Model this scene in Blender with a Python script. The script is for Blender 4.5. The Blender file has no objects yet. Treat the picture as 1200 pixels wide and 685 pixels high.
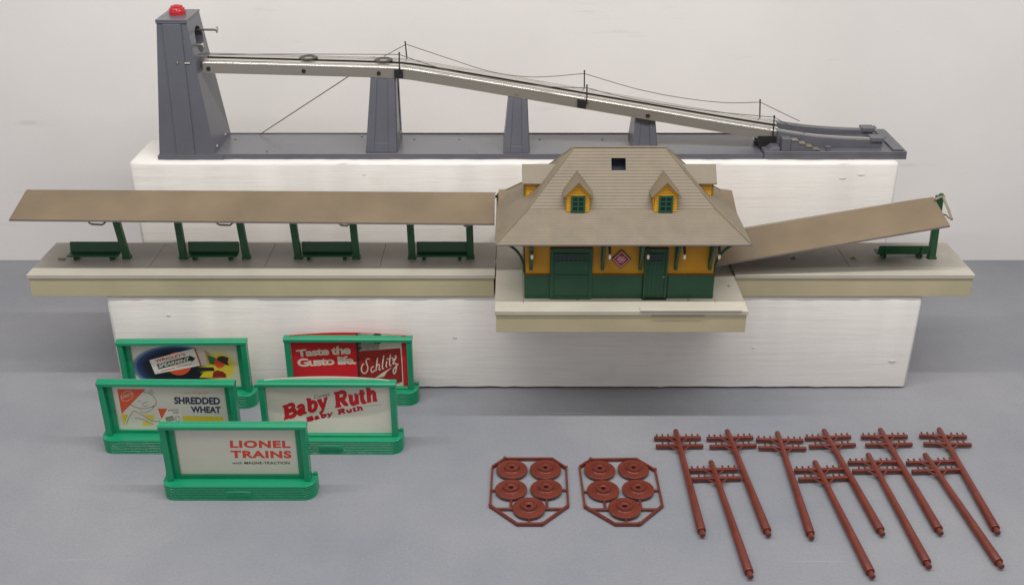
import bpy, math, random
from mathutils import Vector, Matrix
from mathutils.geometry import tessellate_polygon
random.seed(7)
S = bpy.context.scene
COL = S.collection
R = math.radians

# ------------------------------------------------------------------ camera, world, lamps, exposure
cam = bpy.data.objects.new('camera', bpy.data.cameras.new('camera'))
COL.objects.link(cam)
cam.location = (0, 0, 0.6)
cam.rotation_euler = (R(90 - 26.6), 0, 0)
cam.data.sensor_width = 36
cam.data.lens = 1259 / 1200 * 36
cam.data.shift_x = -0.0008
cam.data.clip_start = 0.01
cam.data.clip_end = 50
S.camera = cam

W = bpy.data.worlds.new('World'); S.world = W; W.use_nodes = True
W.node_tree.nodes['Background'].inputs[0].default_value = (1.0, 0.985, 0.97, 1)
W.node_tree.nodes['Background'].inputs[1].default_value = 0.45

def area(name, loc, target, sx, sy, power, color=(1, 1, 1)):
    l = bpy.data.lights.new(name, 'AREA'); l.shape = 'RECTANGLE'; l.size = sx; l.size_y = sy
    l.energy = power; l.color = color
    o = bpy.data.objects.new(name, l); COL.objects.link(o); o.location = loc
    o.rotation_euler = (Vector(target) - Vector(loc)).to_track_quat('-Z', 'Y').to_euler()
    return o
area('tube_lamp', (0, 0.715, 0.90), (0, 0.86, 0), 1.7, 0.022, 8.8, (1.0, 0.98, 0.955))
area('ceiling_lamp', (0.1, -0.2, 1.9), (0, 0.95, 0.1), 1.6, 0.5, 9.5, (1.0, 0.97, 0.94))
S.view_settings.view_transform = 'Standard'
S.view_settings.look = 'None'
S.view_settings.exposure = -0.05
S.view_settings.gamma = 1.0

# ------------------------------------------------------------------ materials
def lin(r, g, b):
    f = lambda c: (c / 255) / 12.92 if c / 255 < 0.04045 else ((c / 255 + 0.055) / 1.055) ** 2.4
    return (f(r), f(g), f(b), 1)
def mat(name, rgb, rough=0.5, metal=0.0, var=0.06, scale=60, bump=0.0, bscale=300, stretch=None,
        spec=0.5, coat=0.0, sub=0.0, rvar=0.1):
    m = bpy.data.materials.new(name); m.use_nodes = True
    nt = m.node_tree; n = nt.nodes; L = nt.links; b = n['Principled BSDF']
    c = lin(*rgb)
    tc = n.new('ShaderNodeTexCoord'); mp = n.new('ShaderNodeMapping'); L.new(tc.outputs['Object'], mp.inputs[0])
    if stretch: mp.inputs['Scale'].default_value = stretch
    nz = n.new('ShaderNodeTexNoise'); nz.inputs['Scale'].default_value = scale; nz.inputs['Detail'].default_value = 6
    L.new(mp.outputs[0], nz.inputs['Vector'])
    mr = n.new('ShaderNodeMapRange'); L.new(nz.outputs[0], mr.inputs[0])
    mr.inputs[1].default_value = .3; mr.inputs[2].default_value = .7
    mr.inputs[3].default_value = 1 - var * 1.6; mr.inputs[4].default_value = 1 + var
    vm = n.new('ShaderNodeVectorMath'); vm.operation = 'SCALE'; vm.inputs[0].default_value = c[:3]
    L.new(mr.outputs[0], vm.inputs['Scale']); L.new(vm.outputs[0], b.inputs['Base Color'])
    rr = n.new('ShaderNodeMapRange'); L.new(nz.outputs[0], rr.inputs[0])
    rr.inputs[3].default_value = max(.02, rough - rvar); rr.inputs[4].default_value = min(1, rough + rvar)
    L.new(rr.outputs[0], b.inputs['Roughness'])
    b.inputs['Metallic'].default_value = metal
    b.inputs['Specular IOR Level'].default_value = spec
    if coat: b.inputs['Coat Weight'].default_value = coat; b.inputs['Coat Roughness'].default_value = .15
    if bump:
        nb = n.new('ShaderNodeTexNoise'); nb.inputs['Scale'].default_value = bscale; nb.inputs['Detail'].default_value = 4
        L.new(mp.outputs[0], nb.inputs['Vector'])
        bp = n.new('ShaderNodeBump'); bp.inputs['Strength'].default_value = bump; bp.inputs['Distance'].default_value = 0.0006
        L.new(nb.outputs[0], bp.inputs['Height']); L.new(bp.outputs[0], b.inputs['Normal'])
    return m

def node_mat(name):
    m = bpy.data.materials.new(name); m.use_nodes = True
    return m, m.node_tree.nodes, m.node_tree.links, m.node_tree.nodes['Principled BSDF']

def table_mat():
    m, n, L, b = node_mat('table_paint')
    tc = n.new('ShaderNodeTexCoord')
    n1 = n.new('ShaderNodeTexNoise'); n1.inputs['Scale'].default_value = 3.2; n1.inputs['Detail'].default_value = 7; n1.inputs['Roughness'].default_value = .62
    L.new(tc.outputs['Object'], n1.inputs['Vector'])
    cr = n.new('ShaderNodeValToRGB'); L.new(n1.outputs[0], cr.inputs[0])
    cr.color_ramp.elements[0].position = .33; cr.color_ramp.elements[0].color = lin(124, 128, 136)
    cr.color_ramp.elements[1].position = .68; cr.color_ramp.elements[1].color = lin(146, 146, 151)
    # pale chips and dark specks of dirt
    def specks(scale, thr, seedoff):
        mp = n.new('ShaderNodeMapping'); mp.inputs['Location'].default_value = (seedoff, seedoff * 2, 0)
        L.new(tc.outputs['Object'], mp.inputs[0])
        ns = n.new('ShaderNodeTexNoise'); ns.inputs['Scale'].default_value = 40; L.new(mp.outputs[0], ns.inputs['Vector'])
        mx = n.new('ShaderNodeMix'); mx.data_type = 'VECTOR'; mx.inputs[0].default_value = .012
        L.new(mp.outputs[0], mx.inputs[4]); L.new(ns.outputs['Color'], mx.inputs[5])
        v = n.new('ShaderNodeTexVoronoi'); v.inputs['Scale'].default_value = scale; L.new(mx.outputs[1], v.inputs['Vector'])
        lt = n.new('ShaderNodeMath'); lt.operation = 'LESS_THAN'; L.new(v.outputs['Distance'], lt.inputs[0])
        sx = n.new('ShaderNodeSeparateColor'); L.new(v.outputs['Color'], sx.inputs[0])
        mu = n.new('ShaderNodeMath'); mu.operation = 'MULTIPLY'; L.new(sx.outputs[0], mu.inputs[0]); L.new(sx.outputs[1], mu.inputs[1])
        mv = n.new('ShaderNodeMath'); mv.operation = 'POWER'; L.new(mu.outputs[0], mv.inputs[0]); mv.inputs[1].default_value = 2.6
        m2 = n.new('ShaderNodeMath'); m2.operation = 'MULTIPLY'; L.new(mv.outputs[0], m2.inputs[0]); m2.inputs[1].default_value = thr
        L.new(m2.outputs[0], lt.inputs[1])
        return lt.outputs[0]
    a = specks(26, .075, 3.1); d = specks(38, .07, 9.7)
    def mix(fac, c1, col):
        x = n.new('ShaderNodeMix'); x.data_type = 'RGBA'; L.new(fac, x.inputs[0]); L.new(c1, x.inputs[6]); x.inputs[7].default_value = col
        return x.outputs[2]
    mps = n.new('ShaderNodeMapping'); mps.inputs['Scale'].default_value = (2.2, 60, 1); mps.inputs['Rotation'].default_value = (0, 0, R(72)); L.new(tc.outputs['Object'], mps.inputs[0])
    ns_ = n.new('ShaderNodeTexNoise'); ns_.inputs['Scale'].default_value = 1.6; ns_.inputs['Detail'].default_value = 3; L.new(mps.outputs[0], ns_.inputs['Vector'])
    cs = n.new('ShaderNodeValToRGB'); L.new(ns_.outputs[0], cs.inputs[0])
    cs.color_ramp.elements[0].position = .70; cs.color_ramp.elements[0].color = (0, 0, 0, 1); cs.color_ramp.elements[1].position = .76; cs.color_ramp.elements[1].color = (.35, .35, .35, 1)
    ng = n.new('ShaderNodeTexNoise'); ng.inputs['Scale'].default_value = 420; ng.inputs['Detail'].default_value = 2; L.new(tc.outputs['Object'], ng.inputs['Vector'])
    gm = n.new('ShaderNodeMapRange'); L.new(ng.outputs[0], gm.inputs[0]); gm.inputs[3].default_value = .86; gm.inputs[4].default_value = 1.14
    gv = n.new('ShaderNodeVectorMath'); gv.operation = 'SCALE'; L.new(cr.outputs[0], gv.inputs[0]); L.new(gm.outputs[0], gv.inputs['Scale'])
    c = mix(cs.outputs[0], gv.outputs[0], lin(182, 180, 184)); c = mix(a, c, lin(188, 184, 182)); c = mix(d, c, lin(95, 88, 92))
    L.new(c, b.inputs['Base Color'])
    n2 = n.new('ShaderNodeTexNoise'); n2.inputs['Scale'].default_value = 9; n2.inputs['Detail'].default_value = 8; L.new(tc.outputs['Object'], n2.inputs['Vector'])
    mr = n.new('ShaderNodeMapRange'); L.new(n2.outputs[0], mr.inputs[0]); mr.inputs[3].default_value = .42; mr.inputs[4].default_value = .66
    L.new(mr.outputs[0], b.inputs['Roughness'])
    n3 = n.new('ShaderNodeTexNoise'); n3.inputs['Scale'].default_value = 160; L.new(tc.outputs['Object'], n3.inputs['Vector'])
    bp = n.new('ShaderNodeBump'); bp.inputs['Strength'].default_value = .12; bp.inputs['Distance'].default_value = .001
    L.new(n3.outputs[0], bp.inputs['Height']); L.new(bp.outputs[0], b.inputs['Normal'])
    return m

def wall_mat():
    m, n, L, b = node_mat('wall_paint')
    tc = n.new('ShaderNodeTexCoord')
    n1 = n.new('ShaderNodeTexNoise'); n1.inputs['Scale'].default_value = 4; n1.inputs['Detail'].default_value = 8
    L.new(tc.outputs['Object'], n1.inputs['Vector'])
    cr = n.new('ShaderNodeValToRGB'); L.new(n1.outputs[0], cr.inputs[0])
    cr.color_ramp.elements[0].position = .3; cr.color_ramp.elements[0].color = lin(226, 222, 219)
    cr.color_ramp.elements[1].position = .65; cr.color_ramp.elements[1].color = lin(236, 232, 229)
    # scuffs: long thin smudges
    mp = n.new('ShaderNodeMapping'); mp.inputs['Scale'].default_value = (3, 3, 26); mp.inputs['Location'].default_value = (.4, 0, .9)
    L.new(tc.outputs['Object'], mp.inputs[0])
    n2 = n.new('ShaderNodeTexNoise'); n2.inputs['Scale'].default_value = 2.2; n2.inputs['Detail'].default_value = 9; n2.inputs['Roughness'].default_value = .7
    L.new(mp.outputs[0], n2.inputs['Vector'])
    c2 = n.new('ShaderNodeValToRGB'); L.new(n2.outputs[0], c2.inputs[0])
    c2.color_ramp.elements[0].position = .63; c2.color_ramp.elements[0].color = (0, 0, 0, 1)
    c2.color_ramp.elements[1].position = .80; c2.color_ramp.elements[1].color = (.5, .5, .5, 1)
    mx = n.new('ShaderNodeMix'); mx.data_type = 'RGBA'; L.new(c2.outputs[0], mx.inputs[0]); L.new(cr.outputs[0], mx.inputs[6]); mx.inputs[7].default_value = lin(180, 175, 172)
    L.new(mx.outputs[2], b.inputs['Base Color']); b.inputs['Roughness'].default_value = .6
    bp = n.new('ShaderNodeBump'); bp.inputs['Strength'].default_value = .15; bp.inputs['Distance'].default_value = .001
    n3 = n.new('ShaderNodeTexNoise'); n3.inputs['Scale'].default_value = 90; n3.inputs['Detail'].default_value = 3; L.new(tc.outputs['Object'], n3.inputs['Vector'])
    L.new(n3.outputs[0], bp.inputs['Height']); L.new(bp.outputs[0], b.inputs['Normal'])
    return m

def wood_mat():
    m, n, L, b = node_mat('painted_wood')
    tc = n.new('ShaderNodeTexCoord')
    mp = n.new('ShaderNodeMapping'); mp.inputs['Scale'].default_value = (1.6, 34, 34); L.new(tc.outputs['Object'], mp.inputs[0])
    n1 = n.new('ShaderNodeTexNoise'); n1.inputs['Scale'].default_value = 9; n1.inputs['Detail'].default_value = 8; n1.inputs['Roughness'].default_value = .65
    n1.inputs['Distortion'].default_value = .6
    L.new(mp.outputs[0], n1.inputs['Vector'])
    cr = n.new('ShaderNodeValToRGB'); L.new(n1.outputs[0], cr.inputs[0])
    cr.color_ramp.elements[0].position = .28; cr.color_ramp.elements[0].color = lin(221, 216, 210)
    cr.color_ramp.elements[1].position = .55; cr.color_ramp.elements[1].color = lin(230, 226, 222)
    n2 = n.new('ShaderNodeTexNoise'); n2.inputs['Scale'].default_value = 14; n2.inputs['Detail'].default_value = 5; L.new(tc.outputs['Object'], n2.inputs['Vector'])
    c2 = n.new('ShaderNodeValToRGB'); L.new(n2.outputs[0], c2.inputs[0])
    c2.color_ramp.elements[0].position = .66; c2.color_ramp.elements[0].color = (0, 0, 0, 1)
    c2.color_ramp.elements[1].position = .78; c2.color_ramp.elements[1].color = (.55, .55, .55, 1)
    mx = n.new('ShaderNodeMix'); mx.data_type = 'RGBA'; L.new(c2.outputs[0], mx.inputs[0]); L.new(cr.outputs[0], mx.inputs[6]); mx.inputs[7].default_value = lin(208, 203, 192)
    L.new(mx.outputs[2], b.inputs['Base Color']); b.inputs['Roughness'].default_value = .55
    # dents
    v = n.new('ShaderNodeTexVoronoi'); v.inputs['Scale'].default_value = 9
    mp3 = n.new('ShaderNodeMapping'); mp3.inputs['Scale'].default_value = (.6, 1, 1.3); L.new(tc.outputs['Object'], mp3.inputs[0]); L.new(mp3.outputs[0], v.inputs['Vector'])
    d = n.new('ShaderNodeMapRange'); L.new(v.outputs['Distance'], d.inputs[0]); d.inputs[1].default_value = 0; d.inputs[2].default_value = .035
    ad = n.new('ShaderNodeMath'); ad.operation = 'ADD'; L.new(n1.outputs[0], ad.inputs[0]); L.new(d.outputs[0], ad.inputs[1])
    bp = n.new('ShaderNodeBump'); bp.inputs['Strength'].default_value = .32; bp.inputs['Distance'].default_value = .0009
    L.new(ad.outputs[0], bp.inputs['Height']); L.new(bp.outputs[0], b.inputs['Normal'])
    return m

M = dict(
    table=table_mat(), wall=wall_mat(), wood=wood_mat(),
    edge_wood=mat('raw_wood', (120, 100, 78), .8, var=.3, bump=.5),
    deck=mat('deck_plastic', (166, 160, 150), .5, var=.10, scale=25, bump=.08),
    strip=mat('deck_edge_plastic', (184, 178, 165), .5, var=.05, scale=25, bump=.08),
    sdeck=mat('station_deck_plastic', (190, 184, 170), .48, var=.05, scale=25, bump=.08),
    skirt=mat('cream_skirt_plastic', (186, 175, 143), .5, var=.07, scale=18, bump=.06),
    roof=mat('brown_roof_plastic', (120, 108, 89), .5, var=.09, scale=70, bump=.12, bscale=500),
    canopy=mat('tan_canopy_plastic', (120, 104, 82), .42, var=.13, scale=16, bump=.10, bscale=400),
    fascia=mat('roof_edge', (116, 108, 104), .5),
    yellow=mat('yellow_plastic', (196, 138, 4), .45, var=.12, scale=45, bump=.1),
    dyellow=mat('dormer_yellow_plastic', (214, 156, 16), .42, var=.05),
    green=mat('dark_green_plastic', (27, 76, 50), .42, var=.10, scale=50, bump=.1),
    bgreen=mat('bench_green_plastic', (34, 88, 54), .4, var=.10, scale=50, bump=.1),
    dgreen=mat('window_green_plastic', (28, 88, 60), .42, var=.08),
    dark=mat('dark_recess', (20, 20, 22), .6),
    pane=mat('dark_pane', (26, 34, 40), .15, spec=.6),
    bracket=mat('tan_bracket_metal', (150, 140, 122), .35, metal=.4),
    bulb=mat('white_bulb', (232, 228, 210), .3),
    gun=mat('gunmetal_enamel', (92, 93, 102), .38, var=.05, scale=30, bump=.03, rvar=.06, coat=.15),
    cast=mat('grey_cast_plastic', (96, 96, 103), .42, var=.09, scale=40, bump=.1),
    alu=mat('aluminium', (214, 211, 205), .22, metal=.72, var=.04, scale=14, stretch=(.15, 4, 4), rvar=.05),
    alu2=mat('dull_aluminium', (140, 135, 127), .42, metal=.3, var=.05, scale=14, stretch=(.15, 4, 4), rvar=.05),
    wheel=mat('wheel_grey', (70, 66, 60), .45, metal=.1),
    black=mat('black_metal', (30, 29, 30), .5),
    wire=mat('dull_wire', (104, 96, 84), .45, metal=.5),
    steel=mat('steel_pin', (170, 165, 152), .3, metal=.8),
    red=mat('red_lens', (178, 26, 34), .28, var=.1, scale=300, spec=.7),
    bb=mat('billboard_green_plastic', (26, 140, 100), .25, var=.04, scale=40, spec=.5, rvar=.05),
    card=mat('poster_card', (213, 209, 196), .4, var=.02, rvar=.03),
    brown=mat('brown_plastic', (108, 47, 35), .32, var=.12, scale=60, bump=.08),
    p_red=mat('print_red', (196, 30, 40), .4, var=.02), p_orange=mat('print_orange', (218, 82, 42), .4, var=.03),
    p_lred=mat('print_orange_red', (216, 70, 48), .4, var=.03), p_blue=mat('print_navy', (38, 48, 84), .4, var=.03),
    p_black=mat('print_black', (34, 32, 34), .4), p_yellow=mat('print_yellow', (222, 196, 44), .4, var=.05),
    p_white=mat('print_white', (226, 222, 212), .4, var=.02), p_dgreen=mat('print_dark_green', (24, 52, 44), .4),
    p_maroon=mat('print_maroon', (142, 36, 34), .4, var=.12, scale=200), p_grey=mat('print_grey', (158, 152, 142), .4, var=.15, scale=120),
    p_crim=mat('print_crimson', (176, 18, 36), .4), p_cream=mat('print_cream', (206, 198, 180), .4, var=.05),
    p_dark=mat('print_dark_brown', (66, 44, 40), .4, var=.2, scale=200), p_line=mat('print_thin_line', (96, 84, 78), .4),
    p_gold=mat('print_gold', (214, 158, 80), .4), p_pink=mat('print_magenta', (168, 22, 62), .4, var=.1), p_green=mat('print_green', (52, 112, 66), .4),
)
def glow_print(name, cx, cz, rx, rz, stops, alt=None):
    """flat print: elliptical colour fade on white card (object coordinates)"""
    m, n, L, b = node_mat(name)
    tc = n.new('ShaderNodeTexCoord'); mp = n.new('ShaderNodeMapping'); L.new(tc.outputs['Object'], mp.inputs[0])
    mp.inputs['Location'].default_value = (-cx / rx, 0, -cz / rz); mp.inputs['Scale'].default_value = (1 / rx, 0, 1 / rz)
    ln = n.new('ShaderNodeVectorMath'); ln.operation = 'LENGTH'; L.new(mp.outputs[0], ln.inputs[0])
    cr = n.new('ShaderNodeValToRGB'); L.new(ln.outputs['Value'], cr.inputs[0])
    e = cr.color_ramp.elements
    e[0].position, e[0].color = stops[0]; e[1].position, e[1].color = stops[-1]
    for p, c in stops[1:-1]:
        x = e.new(p); x.color = c
    L.new(cr.outputs[0], b.inputs['Base Color']); b.inputs['Roughness'].default_value = .4
    return m

# ------------------------------------------------------------------ mesh builder
class MB:
    def __init__(s): s.v = []; s.f = []
    def add(s, vs, fs):
        o = len(s.v); s.v += [tuple(p) for p in vs]; s.f += [tuple(i + o for i in f) for f in fs]; return s
    def box(s, x0, x1, y0, y1, z0, z1):
        return s.hexa([(x0, y0, z0), (x1, y0, z0), (x1, y1, z0), (x0, y1, z0), (x0, y0, z1), (x1, y0, z1), (x1, y1, z1), (x0, y1, z1)])
    def hexa(s, p):
        return s.add(p, [(0, 3, 2, 1), (4, 5, 6, 7), (0, 1, 5, 4), (1, 2, 6, 5), (2, 3, 7, 6), (3, 0, 4, 7)])
    def prism(s, poly, fn):
        """poly: 2D counter-clockwise outline; fn(a,b,side) -> 3D point for side 0/1"""
        n = len(poly)
        vs = [fn(a, b, 0) for a, b in poly] + [fn(a, b, 1) for a, b in poly]
        fs = [tuple(range(n - 1, -1, -1)), tuple(range(n, 2 * n))] + [(i, (i + 1) % n, n + (i + 1) % n, n + i) for i in range(n)]
        return s.add(vs, fs)
    def tube(s, pts, r, n=8, cap=True):
        pts = [Vector(p) for p in pts]; rs = r if isinstance(r, (list, tuple)) else [r] * len(pts)
        vs = []; fs = []; k = len(pts)
        ref = None
        for i, p in enumerate(pts):
            t = (pts[min(i + 1, k - 1)] - pts[max(i - 1, 0)]).normalized()
            if ref is None: ref = Vector((0, 0, 1)) if abs(t.z) < .9 else Vector((0, 1, 0))
            a = (ref - t * ref.dot(t)).normalized(); ref = a; b = t.cross(a)
            for j in range(n):
                q = 2 * math.pi * (j + .5) / n
                vs.append(p + (a * math.cos(q) + b * math.sin(q)) * rs[i])
        for i in range(k - 1):
            for j in range(n):
                fs.append((i * n + j, i * n + (j + 1) % n, (i + 1) * n + (j + 1) % n, (i + 1) * n + j))
        if cap: fs += [tuple(range(n - 1, -1, -1)), tuple(range((k - 1) * n, k * n))]
        return s.add(vs, fs)
    def lathe(s, prof, c, n=24, mtx=None):
        """prof: [(r,h)] about local z, closed with caps when r>0 at ends"""
        vs = []; fs = []
        for r, h in prof:
            for j in range(n):
                q = 2 * math.pi * j / n; p = Vector((r * math.cos(q), r * math.sin(q), h))
                if mtx: p = mtx @ p
                vs.append(p + Vector(c))
        for i in range(len(prof) - 1):
            for j in range(n):
                fs.append((i * n + j, i * n + (j + 1) % n, (i + 1) * n + (j + 1) % n, (i + 1) * n + j))
        if prof[0][0] > 1e-7: fs.append(tuple(range(n - 1, -1, -1)))
        if prof[-1][0] > 1e-7: fs.append(tuple(range((len(prof) - 1) * n, len(prof) * n)))
        return s.add(vs, fs)
    def sweep(s, path, sec, y0=0):
        """path [(x,z)], closed section [(y,h)], h along the path's normal in the xz plane"""
        k = len(path); m = len(sec); vs = []; fs = []
        for i, (x, z) in enumerate(path):
            a = path[max(i - 1, 0)]; b = path[min(i + 1, k - 1)]
            t = Vector((b[0] - a[0], b[1] - a[1])).normalized(); nx, nz = -t.y, t.x
            for y, h in sec: vs.append((x + nx * h, y0 + y, z + nz * h))
        for i in range(k - 1):
            for j in range(m):
                fs.append((i * m + j, (i + 1) * m + j, (i + 1) * m + (j + 1) % m, i * m + (j + 1) % m))
        fs += [tuple(range(m)), tuple(range(k * m - 1, (k - 1) * m - 1, -1))]
        return s.add(vs, fs)
    def holed(s, outer, hole):
        """planar face with a hole"""
        o = [Vector(p) for p in outer]; h = [Vector(p) for p in hole]
        t = tessellate_polygon([o, h])
        return s.add(o + h, [tuple(x) for x in t])
    def build(s, name, m, parent=None, off=(0, 0, 0), bevel=0, smooth=35, seg=2, loc=None, fix=True):
        me = bpy.data.meshes.new(name)
        ox, oy, oz = off
        me.from_pydata([(x - ox, y - oy, z - oz) for x, y, z in s.v], [], s.f); me.update()
        if fix:
            import bmesh
            b = bmesh.new(); b.from_mesh(me); bmesh.ops.recalc_face_normals(b, faces=b.faces); b.to_mesh(me); b.free()
        me.materials.append(M[m] if isinstance(m, str) else m)
        if smooth:
            me.polygons.foreach_set('use_smooth', [True] * len(me.polygons)); me.set_sharp_from_angle(angle=R(smooth))
        o = bpy.data.objects.new(name, me); COL.objects.link(o)
        if parent: o.parent = parent
        if loc: o.location = loc
        if bevel:
            bv = o.modifiers.new('bevel', 'BEVEL'); bv.width = bevel; bv.segments = seg; bv.limit_method = 'ANGLE'; bv.angle_limit = R(40)
            bv.harden_normals = True
        return o
def tag(o, label=None, cat=None, group=None, kind=None):
    for k, v in (('label', label), ('category', cat), ('group', group), ('kind', kind)):
        if v: o[k] = v
    return o
def root(name, loc, label, cat, group=None, rz=0):
    o = bpy.data.objects.new(name, None); COL.objects.link(o); o.location = loc; o.rotation_euler.z = rz
    o.empty_display_size = .01
    return tag(o, label, cat, group)
def copy_tree(o, parent=None):
    c = o.copy(); COL.objects.link(c); c.parent = parent
    for ch in list(o.children): copy_tree(ch, c)
    return c

# ================================================================== SETTING
g = MB(); g.add([(-3, -1.2, 0), (3, -1.2, 0), (3, 1.35, 0), (-3, 1.35, 0)], [(0, 1, 2, 3)])
tag(g.build('table_surface', 'table', smooth=0), kind='structure')
g = MB(); g.box(-3, 3, 1.294, 1.35, -.0, 2.2)
tag(g.build('wall', 'wall', smooth=0), kind='structure')

# white painted boards
def rough_block(x0, x1, y0, y1, z0, z1, seed, taper=0.0):
    rnd = random.Random(seed); nx = 90
    m = MB(); vs = []; fs = []; r = .0035
    secb = [(y0 + .008, z0), (y0 + .0004, z0 + .0022), (y0, z1 - r), (y0 + r * .3, z1 - r * .3), (y0 + r, z1), (y1 - r, z1), (y1, z1 - r), (y1, z0 + r), (y1 - r, z0)]
    xs = [x0, x0 + .0012, x0 + .0035] + [x0 + .0035 + (x1 - x0 - .007) * i / nx for i in range(1, nx)] + [x1 - .0035, x1 - .0012, x1]
    for i, x in enumerate(xs):
        e = 0.0024 if i in (0, len(xs) - 1) else (.0008 if i in (1, len(xs) - 2) else 0)
        for (y, z) in secb:
            jy = rnd.uniform(-.00035, .00035); jz = rnd.uniform(-.0003, .0003)
            yy = y + (e if y < (y0 + y1) / 2 else -e) + jy; zz = z + (e if z < (z0 + z1) / 2 else -e) + (jz if z > z0 else abs(jz) * 1.6)
            vs.append((x, yy, zz))
    k = len(secb)
    for i in range(len(xs) - 1):
        for j in range(k): fs.append((i * k + j, (i + 1) * k + j, (i + 1) * k + (j + 1) % k, i * k + (j + 1) % k))
    fs += [tuple(range(k)), tuple(range(len(xs) * k - 1, (len(xs) - 1) * k - 1, -1))]
    return m.add(vs, fs)
c = (.0013, 1.015, 0)
tag(rough_block(-.4130, .4158, .971, 1.060, 0.0004, .1100, 1).build('wood_block', 'wood', loc=c, off=c, smooth=50),
    'front white painted wooden block lying on the table under the long station platform', 'wood block', 'white painted wooden blocks')
c = (.0013, 1.128, 0)
tag(rough_block(-.4113, .4141, 1.089, 1.1665, 0.0004, .2098, 2).build('wood_block', 'wood', loc=c, off=c, smooth=50),
    'taller rear white painted wooden block carrying the grey metal tower and ramp', 'wood block', 'white painted wooden blocks')

# chipped paint spots on the board faces: small raised paint blisters
for i, (x, y, z) in enumerate([(.396, .9706, .034), (-.352, .9706, .088), (.12, .9706, .074), (.25, .9706, .05), (-.06, .9706, .062), (.355, 1.0886, .192), (.375, 1.0886, .196), (-.16, 1.0886, .196)]):
    g = MB(); rr = random.Random(i); a = rr.uniform(.0014, .0030)
    vs = [(x + a * 1.6 * math.cos(q * .785) * rr.uniform(.7, 1.2), y + .0003, z + a * .6 * math.sin(q * .785) * rr.uniform(.7, 1.2)) for q in range(8)]
    g.add(vs + [(x, y - .0004, z)], [(q, (q + 1) % 8, 8) for q in range(8)])
    b_ = bpy.data.objects['wood_block' if y < 1 else 'wood_block.001']
    o = g.build('paint_blister', 'wood', b_, off=tuple(b_.location), smooth=60)
# ================================================================== RAMP TOY
L0 = Vector((.02, 1.135, .21))
ramp = root('ramp_toy', L0, 'grey metal tower with red dome and long silver ramp descending to the right', 'toy ramp')
def P(mb, name, m, parent=None, **k):
    if parent is None: parent = ramp
    return mb.build(name, m, parent, off=tuple(L0), **k)
zb = .2155
# pressed steel base tray
g = MB(); g.box(-.3805, .2695, 1.1004, 1.1699, .2100, zb - .0006)
base = P(g, 'base_tray', mat('tray_enamel', (104, 104, 110), .3, var=.07, scale=20, bump=.03, coat=.2))
g = MB(); g.box(-.3806, .2695, 1.0985, 1.1003, .2100, zb + .0004); P(g, 'tray_rim', 'gun', base, bevel=.0004)
g = MB(); g.box(-.3806, .2695, 1.1700, 1.1722, .2100, zb + .0002); P(g, 'tray_rim', 'gun', base)
for x in (-.3765, -.352):
    pass
g = MB(); g.lathe([(.0022, 0), (.0020, .0007), (.0010, .0011)], (-.3765, 1.0985, .2128), 12, Matrix.Rotation(R(90), 3, 'X')); P(g, 'screw', 'black', base)
for (x, y) in [(-.310, 1.150), (-.318, 1.128), (-.2665, 1.110), (-.170, 1.16), (-.11, 1.15), (-.06, 1.15), (.03, 1.15), (.10, 1.15)]:
    g = MB(); g.lathe([(.0012, 0), (.0010, .0006), (.0004, .0009)], (x, y, zb - .0006), 10); P(g, 'rivet', 'gun', base)
# tower
tw = []
b0 = (-.3805, -.3195, 1.0990, 1.1715, .2100); t0 = (-.3658, -.3350, 1.1100, 1.1600, .3540)
def tx(z, right): a = (z - b0[4]) / (t0[4] - b0[4]); return (b0[1] + a * (t0[1] - b0[1])) if right else (b0[0] + a * (t0[0] - b0[0]))
def ty(z, back): a = (z - b0[4]) / (t0[4] - b0[4]); return (b0[3] + a * (t0[3] - b0[3])) if back else (b0[2] + a * (t0[2] - b0[2]))
def corner(r, bk, z): return (tx(z, r), ty(z, bk), z)
g = MB(); Z0, Z1 = b0[4], t0[4]
c4 = [corner(0, 0, Z0), corner(1, 0, Z0), corner(1, 1, Z0), corner(0, 1, Z0), corner(0, 0, Z1), corner(1, 0, Z1), corner(1, 1, Z1), corner(0, 1, Z1)]
g.add(c4, [(4, 5, 6, 7), (0, 1, 5, 4), (2, 3, 7, 6), (3, 0, 4, 7)])
hc = (1.1385, .3300)
hole = []
for k in range(20):
    q = 2 * math.pi * k / 20
    y = hc[0] + .0150 * math.cos(q) * (1 if math.cos(q) > 0 else .85); z = hc[1] + .0140 * math.sin(q)
    hole.append((tx(z, 1), y, z))
g.holed([c4[1], c4[2], c4[6], c4[5]], hole)
g.add(hole + [(x - .012, y, z) for x, y, z in hole], [(i, (i + 1) % 20, 20 + (i + 1) % 20, 20 + i) for i in range(20)])
tower = P(g, 'tower', 'gun', fix=True, smooth=20)
g = MB(); g.add([(x - .012, y, z) for x, y, z in hole], [tuple(range(20))]); P(g, 'tower_opening', 'dark', tower, smooth=0)
# raised front panel, side gussets show beside it
g = MB(); y_ = lambda z: ty(z, 0)
g.hexa([(-.3605, y_(Z0) - .0016, Z0 + .001), (-.3415, y_(Z0) - .0016, Z0 + .001), (-.3415, y_(Z0) + .001, Z0 + .001), (-.3605, y_(Z0) + .001, Z0 + .001),
        (-.3600, y_(Z1) - .0016, Z1 - .0015), (-.3410, y_(Z1) - .0016, Z1 - .0015), (-.3410, y_(Z1) + .001, Z1 - .0015), (-.3600, y_(Z1) + .001, Z1 - .0015)])
P(g, 'front_panel', 'gun', tower, bevel=.0004)
g = MB(); g.box(t0[0] - .0009, t0[1] + .0006, t0[2] - .0012, t0[3] + .0009, Z1 + .0004, Z1 + .0026)
g.box(t0[0] - .0009, t0[1] + .0006, t0[2] - .0012, t0[2] - .0004, Z1 - .0012, Z1 + .0004)
P(g, 'tower_lid', 'gun', tower, bevel=.0005)
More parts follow.
